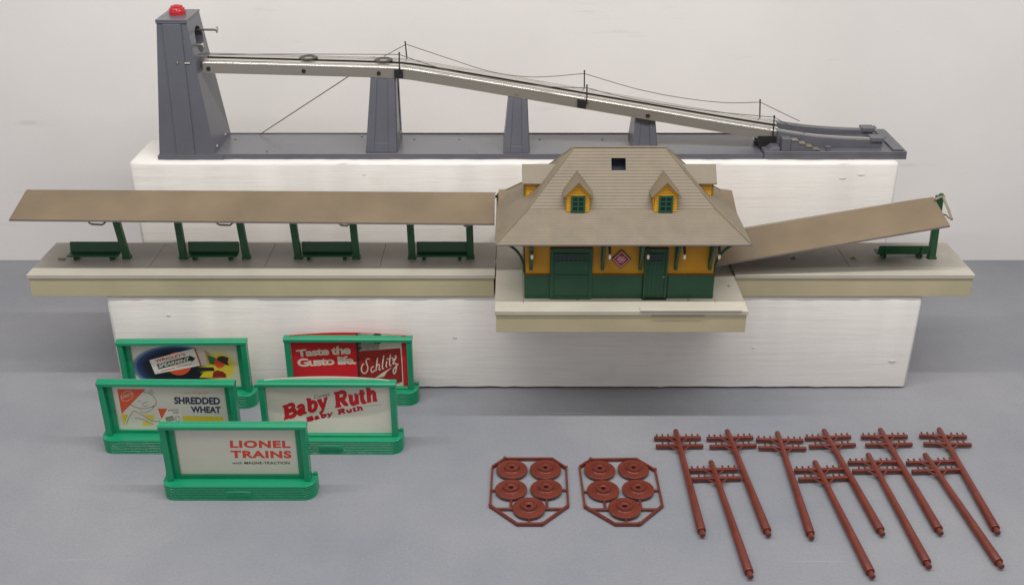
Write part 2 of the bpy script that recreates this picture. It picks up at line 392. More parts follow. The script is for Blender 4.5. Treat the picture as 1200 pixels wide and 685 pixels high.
# base flange in front of the tower foot
g = MB(); g.box(-.3815, -.3110, 1.0970, 1.0984, .2098, .2148); P(g, 'foot_flange', 'gun', tower, bevel=.0004)
g = MB(); g.lathe([(.0086, 0), (.0086, .0022), (.0078, .0052), (.0058, .0080), (.0030, .0095), (.0002, .0099)], (-.3512, 1.1365, Z1 + .0026), 28)
dome = P(g, 'red_dome_lamp', 'red', tower)
g = MB()
for j in range(3):
    r_ = (.0083, .0072, .0052)[j]; h_ = (.0036, .0062, .0086)[j]
    for k in range(14):
        q = 2 * math.pi * (k + .5 * j) / 14
        g.lathe([(.0011, -.0007), (.0009, .0000), (.0001, .0002)], (-.3512 + r_ * math.cos(q), 1.1365 + r_ * math.sin(q), Z1 + .0026 + h_), 6)
P(g, 'lens_facets', 'red', dome)['kind'] = 'stuff'
# pins
g = MB(); g.tube([(-.3400, 1.150, .3375), (-.3160, 1.150, .3372)], .0013, 8); g.tube([(-.3163, 1.150, .3372), (-.3150, 1.150, .3372)], .0034, 12); P(g, 'steel_pin', 'steel', tower)
g = MB(); g.tube([(-.3460, 1.125, .3275), (-.3250, 1.125, .3268)], .0014, 8); g.tube([(-.3262, 1.125, .3268), (-.3250, 1.125, .3268)], .0028, 12); P(g, 'steel_pin', 'steel', tower)
g = MB(); g.tube([(-.3485, 1.106, .3128), (-.3360, 1.106, .3124)], .0007, 6); g.tube([(-.3490, 1.1055, .3128), (-.3478, 1.1055, .3128)], .0014, 8); P(g, 'steel_pin', 'steel', tower)
g = MB(); g.tube([(-.3290, 1.118, .3165), (-.3240, 1.118, .3165)], .0012, 8); P(g, 'steel_pin', 'steel', tower)
for (y, z) in ((1.112, .2200), (1.150, .2205)):
    g = MB(); g.lathe([(.0020, 0), (.0018, .0008), (.0006, .0014)], (tx(z, 1), y, z), 12, Matrix.Rotation(R(90), 3, 'Y')); P(g, 'screw', 'steel', tower)
# rails
def smoothpath(p, n=6):
    out = []
    for i in range(len(p) - 1):
        a, b, c_, d = p[max(i - 1, 0)], p[i], p[i + 1], p[min(i + 2, len(p) - 1)]
        for k in range(n):
            t = k / n
            out.append(tuple(.5 * ((2 * b[j]) + (-a[j] + c_[j]) * t + (2 * a[j] - 5 * b[j] + 4 * c_[j] - d[j]) * t * t + (-a[j] + 3 * b[j] - 3 * c_[j] + d[j]) * t ** 3) for j in range(len(p[0]))))
    out.append(tuple(p[-1])); return out
path = smoothpath([(-.3265, .2990), (-.226, .2964), (-.135, .2937), (-.112, .2920), (-.0913, .2888), (-.0462, .2812), (.0045, .2724), (.074, .2603), (.1368, .2494), (.1823, .2414), (.2299, .2332), (.2600, .2282), (.2865, .2240)], 5)
sec = [(0.0008, 0), (0.0008, .0098), (0, .0100), (0, .0111), (.0026, .0113), (.0028, .0120), (.0050, .0123), (.0090, .0129), (.0135, .0128), (.0152, .0120), (.0152, 0)]
fr = P(MB().sweep(path, sec[::-1], 1.1170), 'rail', 'alu', smooth=25)
sec2 = [(0, 0), (0, .0125), (.0012, .0133), (.0080, .0133), (.0130, .0130), (.0155, .0124), (.0155, 0)]
P(MB().sweep([(x + .0015, z) for x, z in path], sec2[::-1], 1.1385), 'rail', 'alu', smooth=25)
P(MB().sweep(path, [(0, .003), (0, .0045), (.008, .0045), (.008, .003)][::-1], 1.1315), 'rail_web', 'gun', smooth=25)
P(MB().sweep(path, [(0, .0045), (0, .0126), (.0007, .0126), (.0007, .0045)][::-1], 1.1377), 'rail_shade_strip', 'black', smooth=25)  # added black strip: shade on the back rail's inner face, put in as colour
for y_, h_ in ((1.1222, .0123), (1.1285, .0127), (1.1430, .0132), (1.1490, .0131)):
    P(MB().sweep(path, [(0, h_ - .0004), (0, h_ + .0005), (.0005, h_ + .0005), (.0005, h_ - .0004)][::-1], y_), 'rail_ridge', 'alu2', smooth=25)
# side plate (plain grey aluminium flank)
P(MB().sweep(path, [(0, .0002), (0, .0094), (.0006, .0094), (.0006, .0002)][::-1], 1.11735), 'rail_flank', 'alu2', fr, smooth=25)
def pz(x):
    for a, b in zip(path, path[1:]):
        if a[0] <= x <= b[0]: return a[1] + (b[1] - a[1]) * (x - a[0]) / (b[0] - a[0])
    return path[-1][1]
Ry = Matrix.Rotation(R(90), 3, 'X')
for x in (-.3205, -.2205, -.1415):
    g = MB(); g.lathe([(.0021, 0), (.0021, .0012), (.0012, .0015)], (x, 1.1175, pz(x) + .0052), 14, Ry); P(g, 'black_rivet', 'black', fr)
g = MB(); g.box(.0030, .0052, 1.1160, 1.1175, pz(.0045) + .0038, pz(.0045) + .0062); P(g, 'square_tab', 'alu2', fr)
g = MB(); g.box(.1430, .1470, 1.1160, 1.1175, pz(.145) + .0036, pz(.145) + .0064); P(g, 'square_tab', 'black', fr)
for x in (-.1205, .0735):
    a = math.atan((pz(x + .004) - pz(x - .004)) / .008)
    g = MB(); g.hexa([(x - .0046, 1.1158, pz(x - .0046) + .0006), (x + .0046, 1.1158, pz(x + .0046) + .0006), (x + .0046, 1.1176, pz(x + .0046) + .0006), (x - .0046, 1.1176, pz(x - .0046) + .0006),
                      (x - .0046, 1.1158, pz(x - .0046) + .0100), (x + .0046, 1.1158, pz(x + .0046) + .0100), (x + .0046, 1.1176, pz(x + .0046) + .0100), (x - .0046, 1.1176, pz(x - .0046) + .0100)])
    P(g, 'black_clamp', 'black', fr)
g = MB(); g.box(.2660, .2850, 1.1150, 1.1180, .2235, .2300); g.box(.2690, .2800, 1.1155, 1.150, .2160, .2240); P(g, 'black_clamp', 'black', fr)
# wheels lying in the groove
for x in (-.2180, -.1380):
    g = MB(); z = pz(x) + .0134
    g.lathe([(.0045, 0), (.0090, 0), (.0098, .0006), (.0098, .0016), (.0084, .0022), (.0066, .0016), (.0048, .0010), (.0045, 0)], (x, 1.1365, z), 28)
    w = P(g, 'grooved_wheel', M['wheel'])
    g = MB(); g.lathe([(.0044, .0002), (.0044, .0009), (.0018, .0013)], (x, 1.1365, z), 20); P(g, 'wheel_hub', 'steel', w)
# masts and wires
for (xa, za, xb, zb_, y) in ((-.1195, .3002, -.1187, .3210, 1.1155), (.0790, .2660, .0785, .2865, 1.1155), (.2815, .2310, .2806, .2528, 1.1155),
                            (-.1147, .3000, -.1160, .3226, 1.1560), (.0786, .2700, .0781, .2910, 1.1560), (.2749, .2380, .2731, .2585, 1.1560)):
    g = MB(); g.tube([(xa, y, za), (xb, y, zb_)], .00075, 8); g.tube([(xb, y, zb_ - .0006), (xb, y, zb_ + .0006)], .0010, 8)
    P(g, 'mast', 'black')
def wr(pts, y, r=.00042):
    P(MB().tube([(x, y if len(q) < 1 else y, z) for x, z, *q in smoothpath(pts, 5)], r, 5), 'wire', 'wire')
# back wire, mast to mast, and down to the right
def Y2(u, v, Y):
    th = R(26.6); a = (u - 601) / 1259; b = (342.5 - v) / 1259
    d = (a, math.cos(th) + b * math.sin(th), -math.sin(th) + b * math.cos(th)); t = Y / d[1]
    return (d[0] * t, .6 + d[2] * t)
def spans(px, Y, cuts):
    p = [Y2(u, v, Y) for u, v in px]
    for a, b in zip(cuts, cuts[1:]): wr(p[a:b + 1], Y)
spans([(450, 66), (476, 52), (530, 70), (575, 84), (625, 90.4), (685, 86.3), (745, 104), (799, 114.7), (850, 120.4), (891, 119.8), (937, 142)], 1.156, (0, 1, 5, 9, 10))
spans([(232, 64), (340, 63.5), (468, 64), (500, 75), (538, 85.5), (625, 100), (688, 103), (745, 117), (830, 130), (907, 137.4), (968, 169)], 1.1155, (0, 2, 6, 9, 10))
wr([Y2(240, 62, 1.15), Y2(340, 69, 1.15), Y2(440, 67, 1.15)], 1.15, .0004)
P(MB().tube([(-.1690, 1.140, .2945), (-.2855, 1.166, .2160)], .00055, 6), 'brace_wire', 'wire')
# piers
def pier(x0, x1, xt0, xt1, yf, yb, zt0, zt1, yft):
    g = MB(); z = zb - .0005
    g.hexa([(x0, yf, z), (x1, yf, z), (x1, yb, z), (x0, yb, z), (xt0, yft, zt0), (xt1, yft, zt1), (xt1, yb - .012, zt1), (xt0, yb - .012, zt0)])
    p = P(g, 'pier', 'gun', bevel=.0006)
    # raised flanges leave a sunk panel in the front
    cx0, cx1 = x0 + (x1 - x0) * .27, x1 - (x1 - x0) * .27
    zt = (zt0 + zt1) / 2
    def fy(zz): return yf + (yft - yf) * (zz - z) / (zt - z)
    def fx(a, zz): t = (zz - z) / (zt - z); l = x0 + (xt0 - x0) * t; r_ = x1 + (xt1 - x1) * t; return l + (r_ - l) * a
    def bar(a0, a1, za, zc):
        q = MB(); q.hexa([(fx(a0, za), fy(za) - .0010, za), (fx(a1, za), fy(za) - .0010, za), (fx(a1, za), fy(za) + .0004, za), (fx(a0, za), fy(za) + .0004, za),
                          (fx(a0, zc), fy(zc) - .0010, zc), (fx(a1, zc), fy(zc) - .0010, zc), (fx(a1, zc), fy(zc) + .0004, zc), (fx(a0, zc), fy(zc) + .0004, zc)])
        return q
    h = zt - z
    g = bar(.0, .27, z + .0002, zt - .001); q = bar(.73, 1, z + .0002, zt - .001); g.add(q.v, q.f)
    q = bar(.27, .73, z + .0002, z + h * .13); g.add(q.v, q.f)
    P(g, 'front_flange', 'gun', p, bevel=.0003)
    # flange round the sunk right flank
    def ry(b, zz): t = (zz - z) / (zt - z); a_ = yf + (yft - yf) * t; c_ = yb - .012 * t; return a_ + (c_ - a_) * b
    g = MB()
    for b0_, b1_, za, zc in ((.04, .22, z + .0004, zt - .001), (.8, .97, z + .0004, zt - .001), (.22, .8, z + .0004, z + h * .14)):
        g.hexa([(fx(1, za) - .0005, ry(b0_, za), za), (fx(1, za) + .0009, ry(b0_, za), za), (fx(1, za) + .0009, ry(b1_, za), za), (fx(1, za) - .0005, ry(b1_, za), za),
                (fx(1, zc) - .0005, ry(b0_, zc), zc), (fx(1, zc) + .0009, ry(b0_, zc), zc), (fx(1, zc) + .0009, ry(b1_, zc), zc), (fx(1, zc) - .0005, ry(b1_, zc), zc)])
    P(g, 'side_flange', 'gun', p, bevel=.0003)
pier(-.1590, -.1255, -.1505, -.1250, 1.107, 1.165, pz(-.15) + .0004, pz(-.125) + .0002, 1.118)
pier(-.0105, .0175, -.0045, .0148, 1.104, 1.160, pz(-.0045) + .0006, pz(.0148) + .0006, 1.118)
pier(.1300, .1575, .1325, .1532, 1.118, 1.165, pz(.1325) + .0006, pz(.1532) + .0006, 1.124)
# cast right end: plinth, cradle, tracks, stops, steps, end ridge
g = MB(); g.prism([(.2705, 1.0985), (.4235, 1.0985), (.4235, 1.1725), (.2870, 1.1725), (.2700, 1.1500)], lambda a, b, s: (a, b, (.2100, .2186)[s]))
cst = P(g, 'cast_plinth', 'cast', bevel=.0007)
g = MB(); g.box(.2740, .4232, 1.0976, 1.0983, .2102, .2130); P(g, 'plinth_moulding', 'cast', cst, bevel=.0003)
cp = smoothpath([(.2860, .2370), (.3050, .2338), (.3300, .2305), (.3600, .2283), (.3870, .2272), (.4000, .2272)], 4)
g = MB()
for yy in (1.112, 1.146):
    vs = []; fs = []
    for (x, z) in cp: vs += [(x, yy, .2186), (x, yy, z), (x, yy + .0105, z), (x, yy + .0105, .2186)]
    k = len(cp)
    for i in range(k - 1):
        for j in range(4): fs.append((4 * i + j, 4 * i + 4 + j, 4 * i + 4 + (j + 1) % 4, 4 * i + (j + 1) % 4))
    fs += [(0, 1, 2, 3), (4 * k - 1, 4 * k - 2, 4 * k - 3, 4 * k - 4)]
    g.add(vs, fs)
g.box(.2870, .3900, 1.1225, 1.1460, .2186, .2225)
P(g, 'track_cradle', 'cast', bevel=.0005)
for yy in (1.1145, 1.1485):
    P(MB().sweep([(x, z) for x, z in cp[:-4]], [(0, -.0005), (0, .0016), (.0016, .0016), (.0016, -.0005)], yy), 'track_strip', 'alu')
for yy in (1.110, 1.144):
    g = MB(); g.box(.3870, .4010, yy, yy + .0135, .2255, .2300); g.box(.4010, .4036, yy + .003, yy + .0105, .2285, .2300); P(g, 'end_stop', 'cast', bevel=.0006)
g = MB(); g.box(.2885, .2980, 1.1005, 1.112, .2186, .2322); P(g, 'stair_block', 'cast', bevel=.0004)
for i in range(4):
    x = .2985 + i * .0080; z = .2322 - .0034 * (i + 1)
    g = MB(); g.box(x - .0003, x + .0078, 1.1012, 1.112, .2186, z + .0012); P(g, 'stair_step', 'cast', bevel=.0004)
    g = MB(); g.box(x + .0003, x + .0070, 1.1003, 1.1085, z + .0013, z + .0021); P(g, 'stair_tread', 'bracket', bevel=.0003)
g = MB(); g.box(.3370, .3408, 1.1015, 1.1055, .2186, .2222); g.box(.3364, .3414, 1.1010, 1.106, .2222, .2232); P(g, 'anchor_post', 'cast', bevel=.0003)
g = MB(); g.box(.4085, .4205, 1.1010, 1.1715, .2186, .2206); P(g, 'end_ridge', 'cast', bevel=.0008)
g = MB(); g.hexa([(.2745, 1.100, .2186), (.287, 1.100, .2186), (.287, 1.16, .2186), (.2745, 1.14, .2186), (.279, 1.101, .2225), (.287, 1.101, .2225), (.287, 1.158, .2225), (.279, 1.139, .2225)])
P(g, 'cast_shoulder', 'cast', bevel=.0004)

# ================================================================== PLATFORMS
def platform(name, x0, x1, y0, y1, zt, label, panels, strip_y, dm, sm, cat):
    L = ((x0 + x1) / 2, (y0 + y1) / 2, .110)
    r = root(name, L, label, cat)
    g = MB(); g.box(x0 + .0012, x1 - .0012, y0 + .0012, y1 - .0012, .1103, zt - .0046); g.build('skirt', 'skirt', r, off=L, bevel=.0003)
    g = MB(); g.box(x0, x1, y0, strip_y, zt - .0044, zt); g.build('edge_strip', sm, r, off=L, bevel=.0005)
    w = (x1 - x0) / panels
    for i in range(panels):
        g = MB(); a = x0 + w * i + (.00015 if i else 0); b = x0 + w * (i + 1) - (.00015 if i < panels - 1 else 0)
        g.box(a, b, strip_y + .0002, y1, zt - .0044, zt - .0002); g.build('deck_panel', dm, r, off=L, bevel=.0003)
    return r, L
pl, PL = platform('station_platform', -.4867, -.0178, .968, 1.048, .1348,
    'long left platform with four benches and an intact brown canopy on green posts', 4, .9868, 'deck', 'strip', 'platform')
pr, PR = platform('station_platform', .2222, .4627, .968, 1.048, .1348,
    'short right platform with one bench and a single upright green post', 2, .9868, 'deck', 'strip', 'platform')
for x in (.290, .352):
    g = MB(); g.lathe([(.0032, 0), (.0032, .0009), (.0018, .0011), (.0017, .0003)], (x, 1.0087, .1344), 16); g.build('post_socket', 'bracket', pr, off=PR)
for x in (-.4640,):
    g = MB(); g.box(x - .004, x + .003, 1.004, 1.006, .1346, .1366); g.build('broken_foot', 'bracket', pl, off=PL)

def slab(pts, th, name, m, parent, off, bevel=.0002):
    """thin sheet from four top corners, extruded straight down"""
    g = MB(); g.hexa([(x, y, z - th) for x, y, z in pts] + list(pts)); return g.build(name, m, parent, off=off, bevel=bevel)
# intact canopy over the left platform: two shallow slopes meeting at a ridge
rx0, rx1 = -.4885, -.0178
zr0, zr1 = .2100, .2068; ze0, ze1 = .1970, .1926
def canopy(parent, off, p_f0, p_f1, p_r0, p_r1, p_b0, p_b1):
    n_ = 1
    a = slab([p_f0, p_f1, p_r1, p_r0], .0012, 'canopy_slope', 'canopy', parent, off)
    b = slab([p_r0, p_r1, p_b1, p_b0], .0012, 'canopy_slope', 'canopy', parent, off)
    f0, f1 = Vector(p_f0), Vector(p_f1)
    g = MB(); d = Vector((0, -.0004, 0))
    g.hexa([f0 + d + Vector((0, 0, -.0019)), f1 + d + Vector((0, 0, -.0019)), f1 + Vector((0, .0007, -.0019)), f0 + Vector((0, .0007, -.0019)),
            f0 + d + Vector((0, 0, -.0004)), f1 + d + Vector((0, 0, -.0004)), f1 + Vector((0, .0003, -.0004)), f0 + Vector((0, .0003, -.0004))])
    g.build('fascia', 'fascia', parent, off=off)
cn = bpy.data.objects.new('canopy', None); COL.objects.link(cn); cn.parent = pl; cn.empty_display_size = .01
canopy(cn, PL, (rx0, .963, ze0), (rx1, .963, ze1), (rx0 + .001, 1.0087, zr0), (rx1, 1.0087, zr1), (rx0, 1.054, ze0 - .0065), (rx1, 1.054, ze1 - .003))
g = MB(); g.box(rx1 + .0002, rx1 + .003, 1.003, 1.005, zr1 - .0035, zr1 - .001); g.build('end_peg', 'black', cn, off=PL)
# posts: flat-sided T posts leaning a little, each with a tan hook at the head
def post(parent, off, x, xt, ztop, hook, zf=.1346, y=1.0087):
    g = MB(); w = .0035; d = .0028
    g.hexa([(x - w, y - d, zf), (x + w, y - d, zf), (x + w, y + d, zf), (x - w, y + d, zf), (xt - w, y - d, ztop), (xt + w, y - d, ztop), (xt + w, y + d, ztop), (xt - w, y + d, ztop)])
    g.box(x - w - .0008, x + w + .0008, y - d - .0008, y + d + .0008, zf - .0001, zf + .0026)
    p = g.build('post', 'bgreen', parent, off=off, bevel=.0005)
    if ztop > .204:
        g = MB(); g.hexa([(xt - .0018, y - d, ztop - .020), (xt + .0018, y - d, ztop - .020), (xt + .0018, y - d, ztop - .015), (xt - .0018, y - d, ztop - .015),
                          (xt - .0018, .984, ztop - .0125), (xt + .0018, .984, ztop - .0125), (xt + .0018, .984, ztop - .0088), (xt - .0018, .984, ztop - .0088)])
        g.build('post_arm', 'bgreen', p, off=off, bevel=.0004)
    if hook:
        s = hook; g = MB(); yy = .982; zz = .1832 - (x + .4) * .005
        g.tube([(xt + .002, yy + .012, .192), (xt + .001, yy + .003, zz + .001), (xt - .001 * s, yy, zz), (xt - .011 * s, yy, zz + .0005), (xt - .0133 * s, yy, zz + .0018), (xt - .0137 * s, yy, zz + .010)], .0010, 8)
        g.build('hook', 'bracket', p, off=off)
for (x, dx, hk) in ((-.3985, -.0075, 1), (-.3400, -.0010, 0), (-.2750, -.0045, 1), (-.2215, -.0035, 0), (-.1615, -.0020, .6), (-.1040, -.0008, 0), (-.0437, -.0008, .3)):
    post(pl, PL, x, x + dx, .2055, hk)
post(pr, PR, .4325, .4290, .2035, 0)
g = MB()
g.tube([(.4215, 1.001, .2025), (.4290, 1.004, .2042), (.4325, 1.006, .2040)], .0012, 8)
g.tube([(.4305, 1.003, .2035), (.4300, .985, .1985), (.4295, .972, .1930)], .0013, 8)
g.tube([(.4325, 1.003, .1860), (.4315, .990, .1900), (.4305, .982, .1905), (.4298, .976, .1925)], .0008, 8)
g.build('hook', 'bracket', pr, off=PR)
g = MB(); g.lathe([(.0024, 0), (.0024, .0022), (.0012, .0030)], (.4300, 1.0075, .2035), 14); g.build('post_cap', 'bgreen', pr, off=PR)
# slumped canopy on the right
rc = root('canopy_roof', (.31, 1.008, .137), 'loose brown canopy slumped down against the station wall, its right end still up on a post', 'canopy')
RC = (.31, 1.008, .137)
canopy(rc, RC, (.1985, .963, .1480), (.4250, .963, .1908), (.2000, 1.0087, .1605), (.4230, 1.0087, .2022), (.1985, 1.054, .1410), (.4250, 1.054, .1820))
g = MB(); g.box(.2660, .2690, 1.003, 1.009, .1450, .1610); g.box(.256, .279, 1.001, 1.011, .1450, .1468)
g.build('broken_post_stub', 'bgreen', rc, off=RC, bevel=.0003)
g = MB(); g.box(.3870, .3895, .974, .977, .1800, .1835); g.build('underside_peg', 'bracket', rc, off=RC)

# benches
def bench(loc, rz, label):
    r = root('bench', loc, label, 'bench', 'dark green toy benches on the platforms', rz)
    w = .0262
    g = MB(); g.hexa([(-w, .0020, .0058), (w, .0020, .0058), (w, .0034, .0058), (-w, .0034, .0058), (-w, .0052, .0158), (w, .0052, .0158), (w, .0064, .0158), (-w, .0064, .0158)])
    g.build('backrest', 'bgreen', r, bevel=.0004)
    g = MB(); g.box(-w, w, -.0088, .0024, .0046, .0060); g.build('seat', 'bgreen', r, bevel=.0004)
    for sx in (-1, 1):
        x = sx * .0185
        g = MB(); g.box(x - .0016, x + .0016, -.0072, -.0040, 0, .0048); g.box(x - .0016, x + .0016, .0010, .0042, 0, .0048); g.box(x - .0012, x + .0012, -.0072, .0042, .0022, .0048)
        g.build('leg', 'bgreen', r, bevel=.0003)
        g = MB(); g.hexa([(x - .0014, .0032, .0050), (x + .0014, .0032, .0050), (x + .0014, .0048, .0050), (x - .0014, .0048, .0050), (x - .0014, .0062, .0154), (x + .0014, .0062, .0154), (x + .0014, .0074, .0154), (x - .0014, .0074, .0154)])
        g.build('back_brace', 'bgreen', r, bevel=.0003)
    return r
zd = .1346
bench((-.4310, 1.009, zd), 0, 'bench at the far left end of the long platform, before its first post')
bench((-.3090, 1.009, zd), 0, 'second bench from the left on the long platform, left of the third post')
bench((-.1915, 1.009, zd), 0, 'third bench from the left on the long platform, between the middle posts')
bench((-.0730, 1.009, zd), 0, 'bench nearest the station house on the long left platform')
bench((.4015, 1.010, zd), R(180), 'bench on the right platform beside the single green post, seen from behind')

# ================================================================== STATION HOUSE
SL = (.1012, .97, .110)
st = root('station_house', SL, 'yellow and green toy station with a tall tan hipped roof, dormers and its own base', 'toy station')
def Q(mb, name, m, parent=None, **k): return mb.build(name, m, parent or st, off=SL, **k)
g = MB(); g.box(-.0158, .2200, .8939, 1.100, .1103, .1288); Q(g, 'base_skirt', 'skirt', bevel=.0003)
g = MB(); g.box(-.0170, .2212, .8927, .9090, .1289, .1334); Q(g, 'base_edge_strip', 'sdeck', bevel=.0005)
for a, b in ((-.0170, .0100), (.0102, .1930), (.1932, .2212)):
    g = MB(); g.box(a, b, .9092, 1.101, .1289, .1332); Q(g, 'base_deck_panel', 'sdeck', bevel=.0003)
g = MB(); g.box(.1195, .2150, .8918, .9000, .1334, .1346); Q(g, 'loose_edging', 'sdeck', bevel=.0003)
g = MB(); g.box(.1300, .1800, .8922, .8926, .1289, .1292); Q(g, 'base_gap', 'dark')
for (x, y) in ((.168, .9155), (.2120, .946), (.062, .9165)):
    g = MB(); g.lathe([(.0014, 0), (.0012, .0004)], (x, y, .1332), 10); Q(g, 'deck_mark', 'bracket')
wx0, wx1, wy0, wy1 = .0122, .1905, .9205, 1.0205
g = MB(); g.box(wx0, wx1, wy0, wy1, .1333, .2010); wl = Q(g, 'wall', 'yellow', bevel=.0003)
g = MB(); g.box(wx0 - .0012, wx1 + .0012, wy0 - .0014, wy1 + .001, .1333, .1578); ws = Q(g, 'wainscot', 'green', bevel=.0004)
g = MB(); g.box(wx0 - .0018, wx1 + .0018, wy0 - .0020, wy1 + .001, .1578, .1590); Q(g, 'wainscot_cap', mat('dark_rail', (84, 62, 26), .5))
for x in (.0355, .0745, .1235, .1475):
    g = MB(); g.box(x - .0003, x + .0003, wy0 - .0017, wy0 - .0013, .1335, .1576); Q(g, 'wainscot_seam', 'dark', ws)
# freight door with a row of seven small panes
g = MB()
dx0, dx1, dz0, dz1 = .0362, .0742, .1335, .1855; yd = wy0 - .0030
g.box(dx0, dx1, yd + .0006, wy0, dz0, dz1); fd = Q(g, 'freight_door', 'green', bevel=.0004)
g = MB()
for a, b, c_, d in ((dx0 - .001, dx0 + .0022, dz0, dz1 + .0012), (dx1 - .0022, dx1 + .001, dz0, dz1 + .0012), (dx0 + .0022, dx1 - .0022, dz1 - .0034, dz1 + .0012), (dx0 + .0022, dx1 - .0022, dz0, dz0 + .0030), (dx0 + .0022, dx1 - .0022, .1565, .1585)):
    g.box(a, b, yd - .0004, wy0 - .0002, c_, d)
Q(g, 'door_rail', 'green', fd, bevel=.0003)
for i in range(7):
    x = .0405 + i * .0042
    g = MB(); g.box(x, x + .0032, yd - .0002, yd + .0010, .1742, .1800); Q(g, 'window_pane', 'pane', fd)
g = MB(); g.box(.0396, .0706, yd - .0009, yd + .0004, .1728, .1740); g.box(.0396, .0706, yd - .0009, yd + .0004, .1802, .1812)
for i in range(8): x = .0396 + i * .0042 ; g.box(x, x + .0009, yd - .0009, yd + .0004, .1740, .1802)
Q(g, 'window_bar', 'green', fd)
# passenger door
g = MB(); ex0, ex1 = .1240, .1462
g.box(ex0 + .001, ex1 - .001, yd + .0006, wy0, dz0, dz1); pd = Q(g, 'door', 'green', bevel=.0004)
g = MB()
for a, b, c_, d in ((ex0, ex0 + .0020, dz0, dz1 + .0008), (ex1 - .0020, ex1, dz0, dz1 + .0008), (ex0 + .002, ex1 - .002, dz1 - .0018, dz1 + .0008)):
    g.box(a, b, yd - .0008, wy0 - .0002, c_, d)
Q(g, 'door_frame', 'green', pd, bevel=.0003)
g = MB(); g.box(ex0 + .0045, ex1 - .0045, yd - .0000, yd + .0010, .1735, .1800); Q(g, 'window_pane', 'pane', pd)
g = MB()
for a, b, c_, d in ((ex0 + .0036, ex0 + .0045, .1726, .1808), (ex1 - .0045, ex1 - .0036, .1726, .1808), (ex0 + .0045, ex1 - .0045, .1726, .1735), (ex0 + .0045, ex1 - .0045, .1800, .1808), (ex0 + .0100, ex0 + .0106, .1735, .1800)):
    g.box(a, b, yd - .0006, yd + .0008, c_, d)
Q(g, 'window_bar', 'green', pd)
g = MB()
for x in (.1285, .1325, .1365, .1405): g.box(x, x + .0022, yd + .0001, yd + .0008, .1375, .1700)
Q(g, 'door_plank', 'green', pd, bevel=.0003)
g = MB(); g.lathe([(.0007, 0), (.0009, .0008), (.0003, .0013)], (.1430, yd + .0003, .1570), 8, Matrix.Rotation(R(90), 3, 'X')); Q(g, 'handle', 'bracket', pd)
g = MB(); g.box(ex0 - .0004, ex1 + .0006, wy0 - .0048, wy0 - .0014, .1333, .1345); Q(g, 'door_step', 'dark')
# eave brackets with lamps
for x in (.0172, .0848, .1203, .1540, .1862):
    g = MB(); g.box(x - .0016, x + .0016, wy0 - .0032, wy0 + .0004, .1640, .2000)
    g.hexa([(x - .0013, wy0 - .0036, .168), (x + .0013, wy0 - .0036, .168), (x + .0013, wy0 - .0030, .171), (x - .0013, wy0 - .0030, .171),
            (x - .0013, .9010, .1955), (x + .0013, .9010, .1955), (x + .0013, .9035, .1975), (x - .0013, .9035, .1975)])
    br = Q(g, 'eave_bracket', 'green', bevel=.0003)
    s = .0045 if x > .03 else .0005
    g = MB(); g.tube([(x + s * .6, .915, .197), (x + s, .9085, .1960), (x + s * 1.1, .9050, .1885), (x + s * 1.15, .9050, .1868)], .0013, 8); Q(g, 'lamp_arm', 'black', br)
    g = MB(); g.lathe([(.0006, 0), (.0013, .0010), (.0013, .0034), (.0009, .0046)], (x + s * 1.15, .9050, .1812), 10); Q(g, 'lamp_bulb', 'bulb', br)
for sx, xw in ((-1, wx0), (1, wx1)):
    yy = .9235
    g = MB(); pts = [(xw + sx * .0016, yy, .1600)] + [(xw + sx * (.0016 + .0240 * (1 - math.cos(R(a)))), yy, .162 + .0275 * math.sin(R(a))) for a in range(0, 91, 10)] + [(xw + sx * .0275, yy, .1985)]
    g.tube(pts, .0013, 8); Q(g, 'side_bracket', 'green')
# diamond sign
dg = Vector((.1021, wy0 - .0004, .1748))
def diamond(h, y0, y1, name, m, parent=None):
    g = MB(); g.prism([(-h, 0), (0, -h), (h, 0), (0, h)], lambda a, b, s: (dg.x + a, (y1, y0)[s] + dg.y, dg.z + b * 1.05)); return Q(g, name, m, parent, smooth=0)
sg = diamond(.0092, -.0012, 0, 'diamond_sign', 'p_black')
diamond(.0080, -.0015, -.001, 'sign_border', 'p_white', sg)
diamond(.0073, -.0018, -.001, 'sign_field', 'p_pink', sg)

# text helper: returns (verts2d, faces) normalised to unit box
TC = {}
def text_geo(s, bold=.0, shear=0, spacing=1):
    k = (s, bold, shear, spacing)
    if k in TC: return TC[k]
    cu = bpy.data.curves.new('t', 'FONT'); cu.body = s; cu.offset = bold; cu.shear = shear; cu.space_character = spacing; cu.resolution_u = 4
    o = bpy.data.objects.new('t', cu); COL.objects.link(o)
    me = bpy.data.meshes.new_from_object(o.evaluated_get(bpy.context.evaluated_depsgraph_get()))
    vs = [(v.co.x, v.co.y) for v in me.vertices]; fs = [tuple(p.vertices) for p in me.polygons]
    bpy.data.objects.remove(o); bpy.data.curves.remove(cu); bpy.data.meshes.remove(me)
    x0 = min(v[0] for v in vs); x1 = max(v[0] for v in vs); y0 = min(v[1] for v in vs); y1 = max(v[1] for v in vs)
    vs = [((x - x0) / (x1 - x0), (y - y0) / (y1 - y0)) for x, y in vs]
    TC[k] = (vs, fs); return TC[k]
g = MB()
for word, w, zc, h in (('RAILWAY', .0058, .0022, .0014), ('EXPRESS', .0080, 0, .0017), ('AGENCY', .0056, -.0023, .0014)):
    vs, fs = text_geo(word, .02)
    g.add([(dg.x - w / 2 + a * w, dg.y - .0020, dg.z + zc - h / 2 + b * h) for a, b in vs], fs)
Q(g, 'sign_lettering', 'p_white', sg, smooth=0)

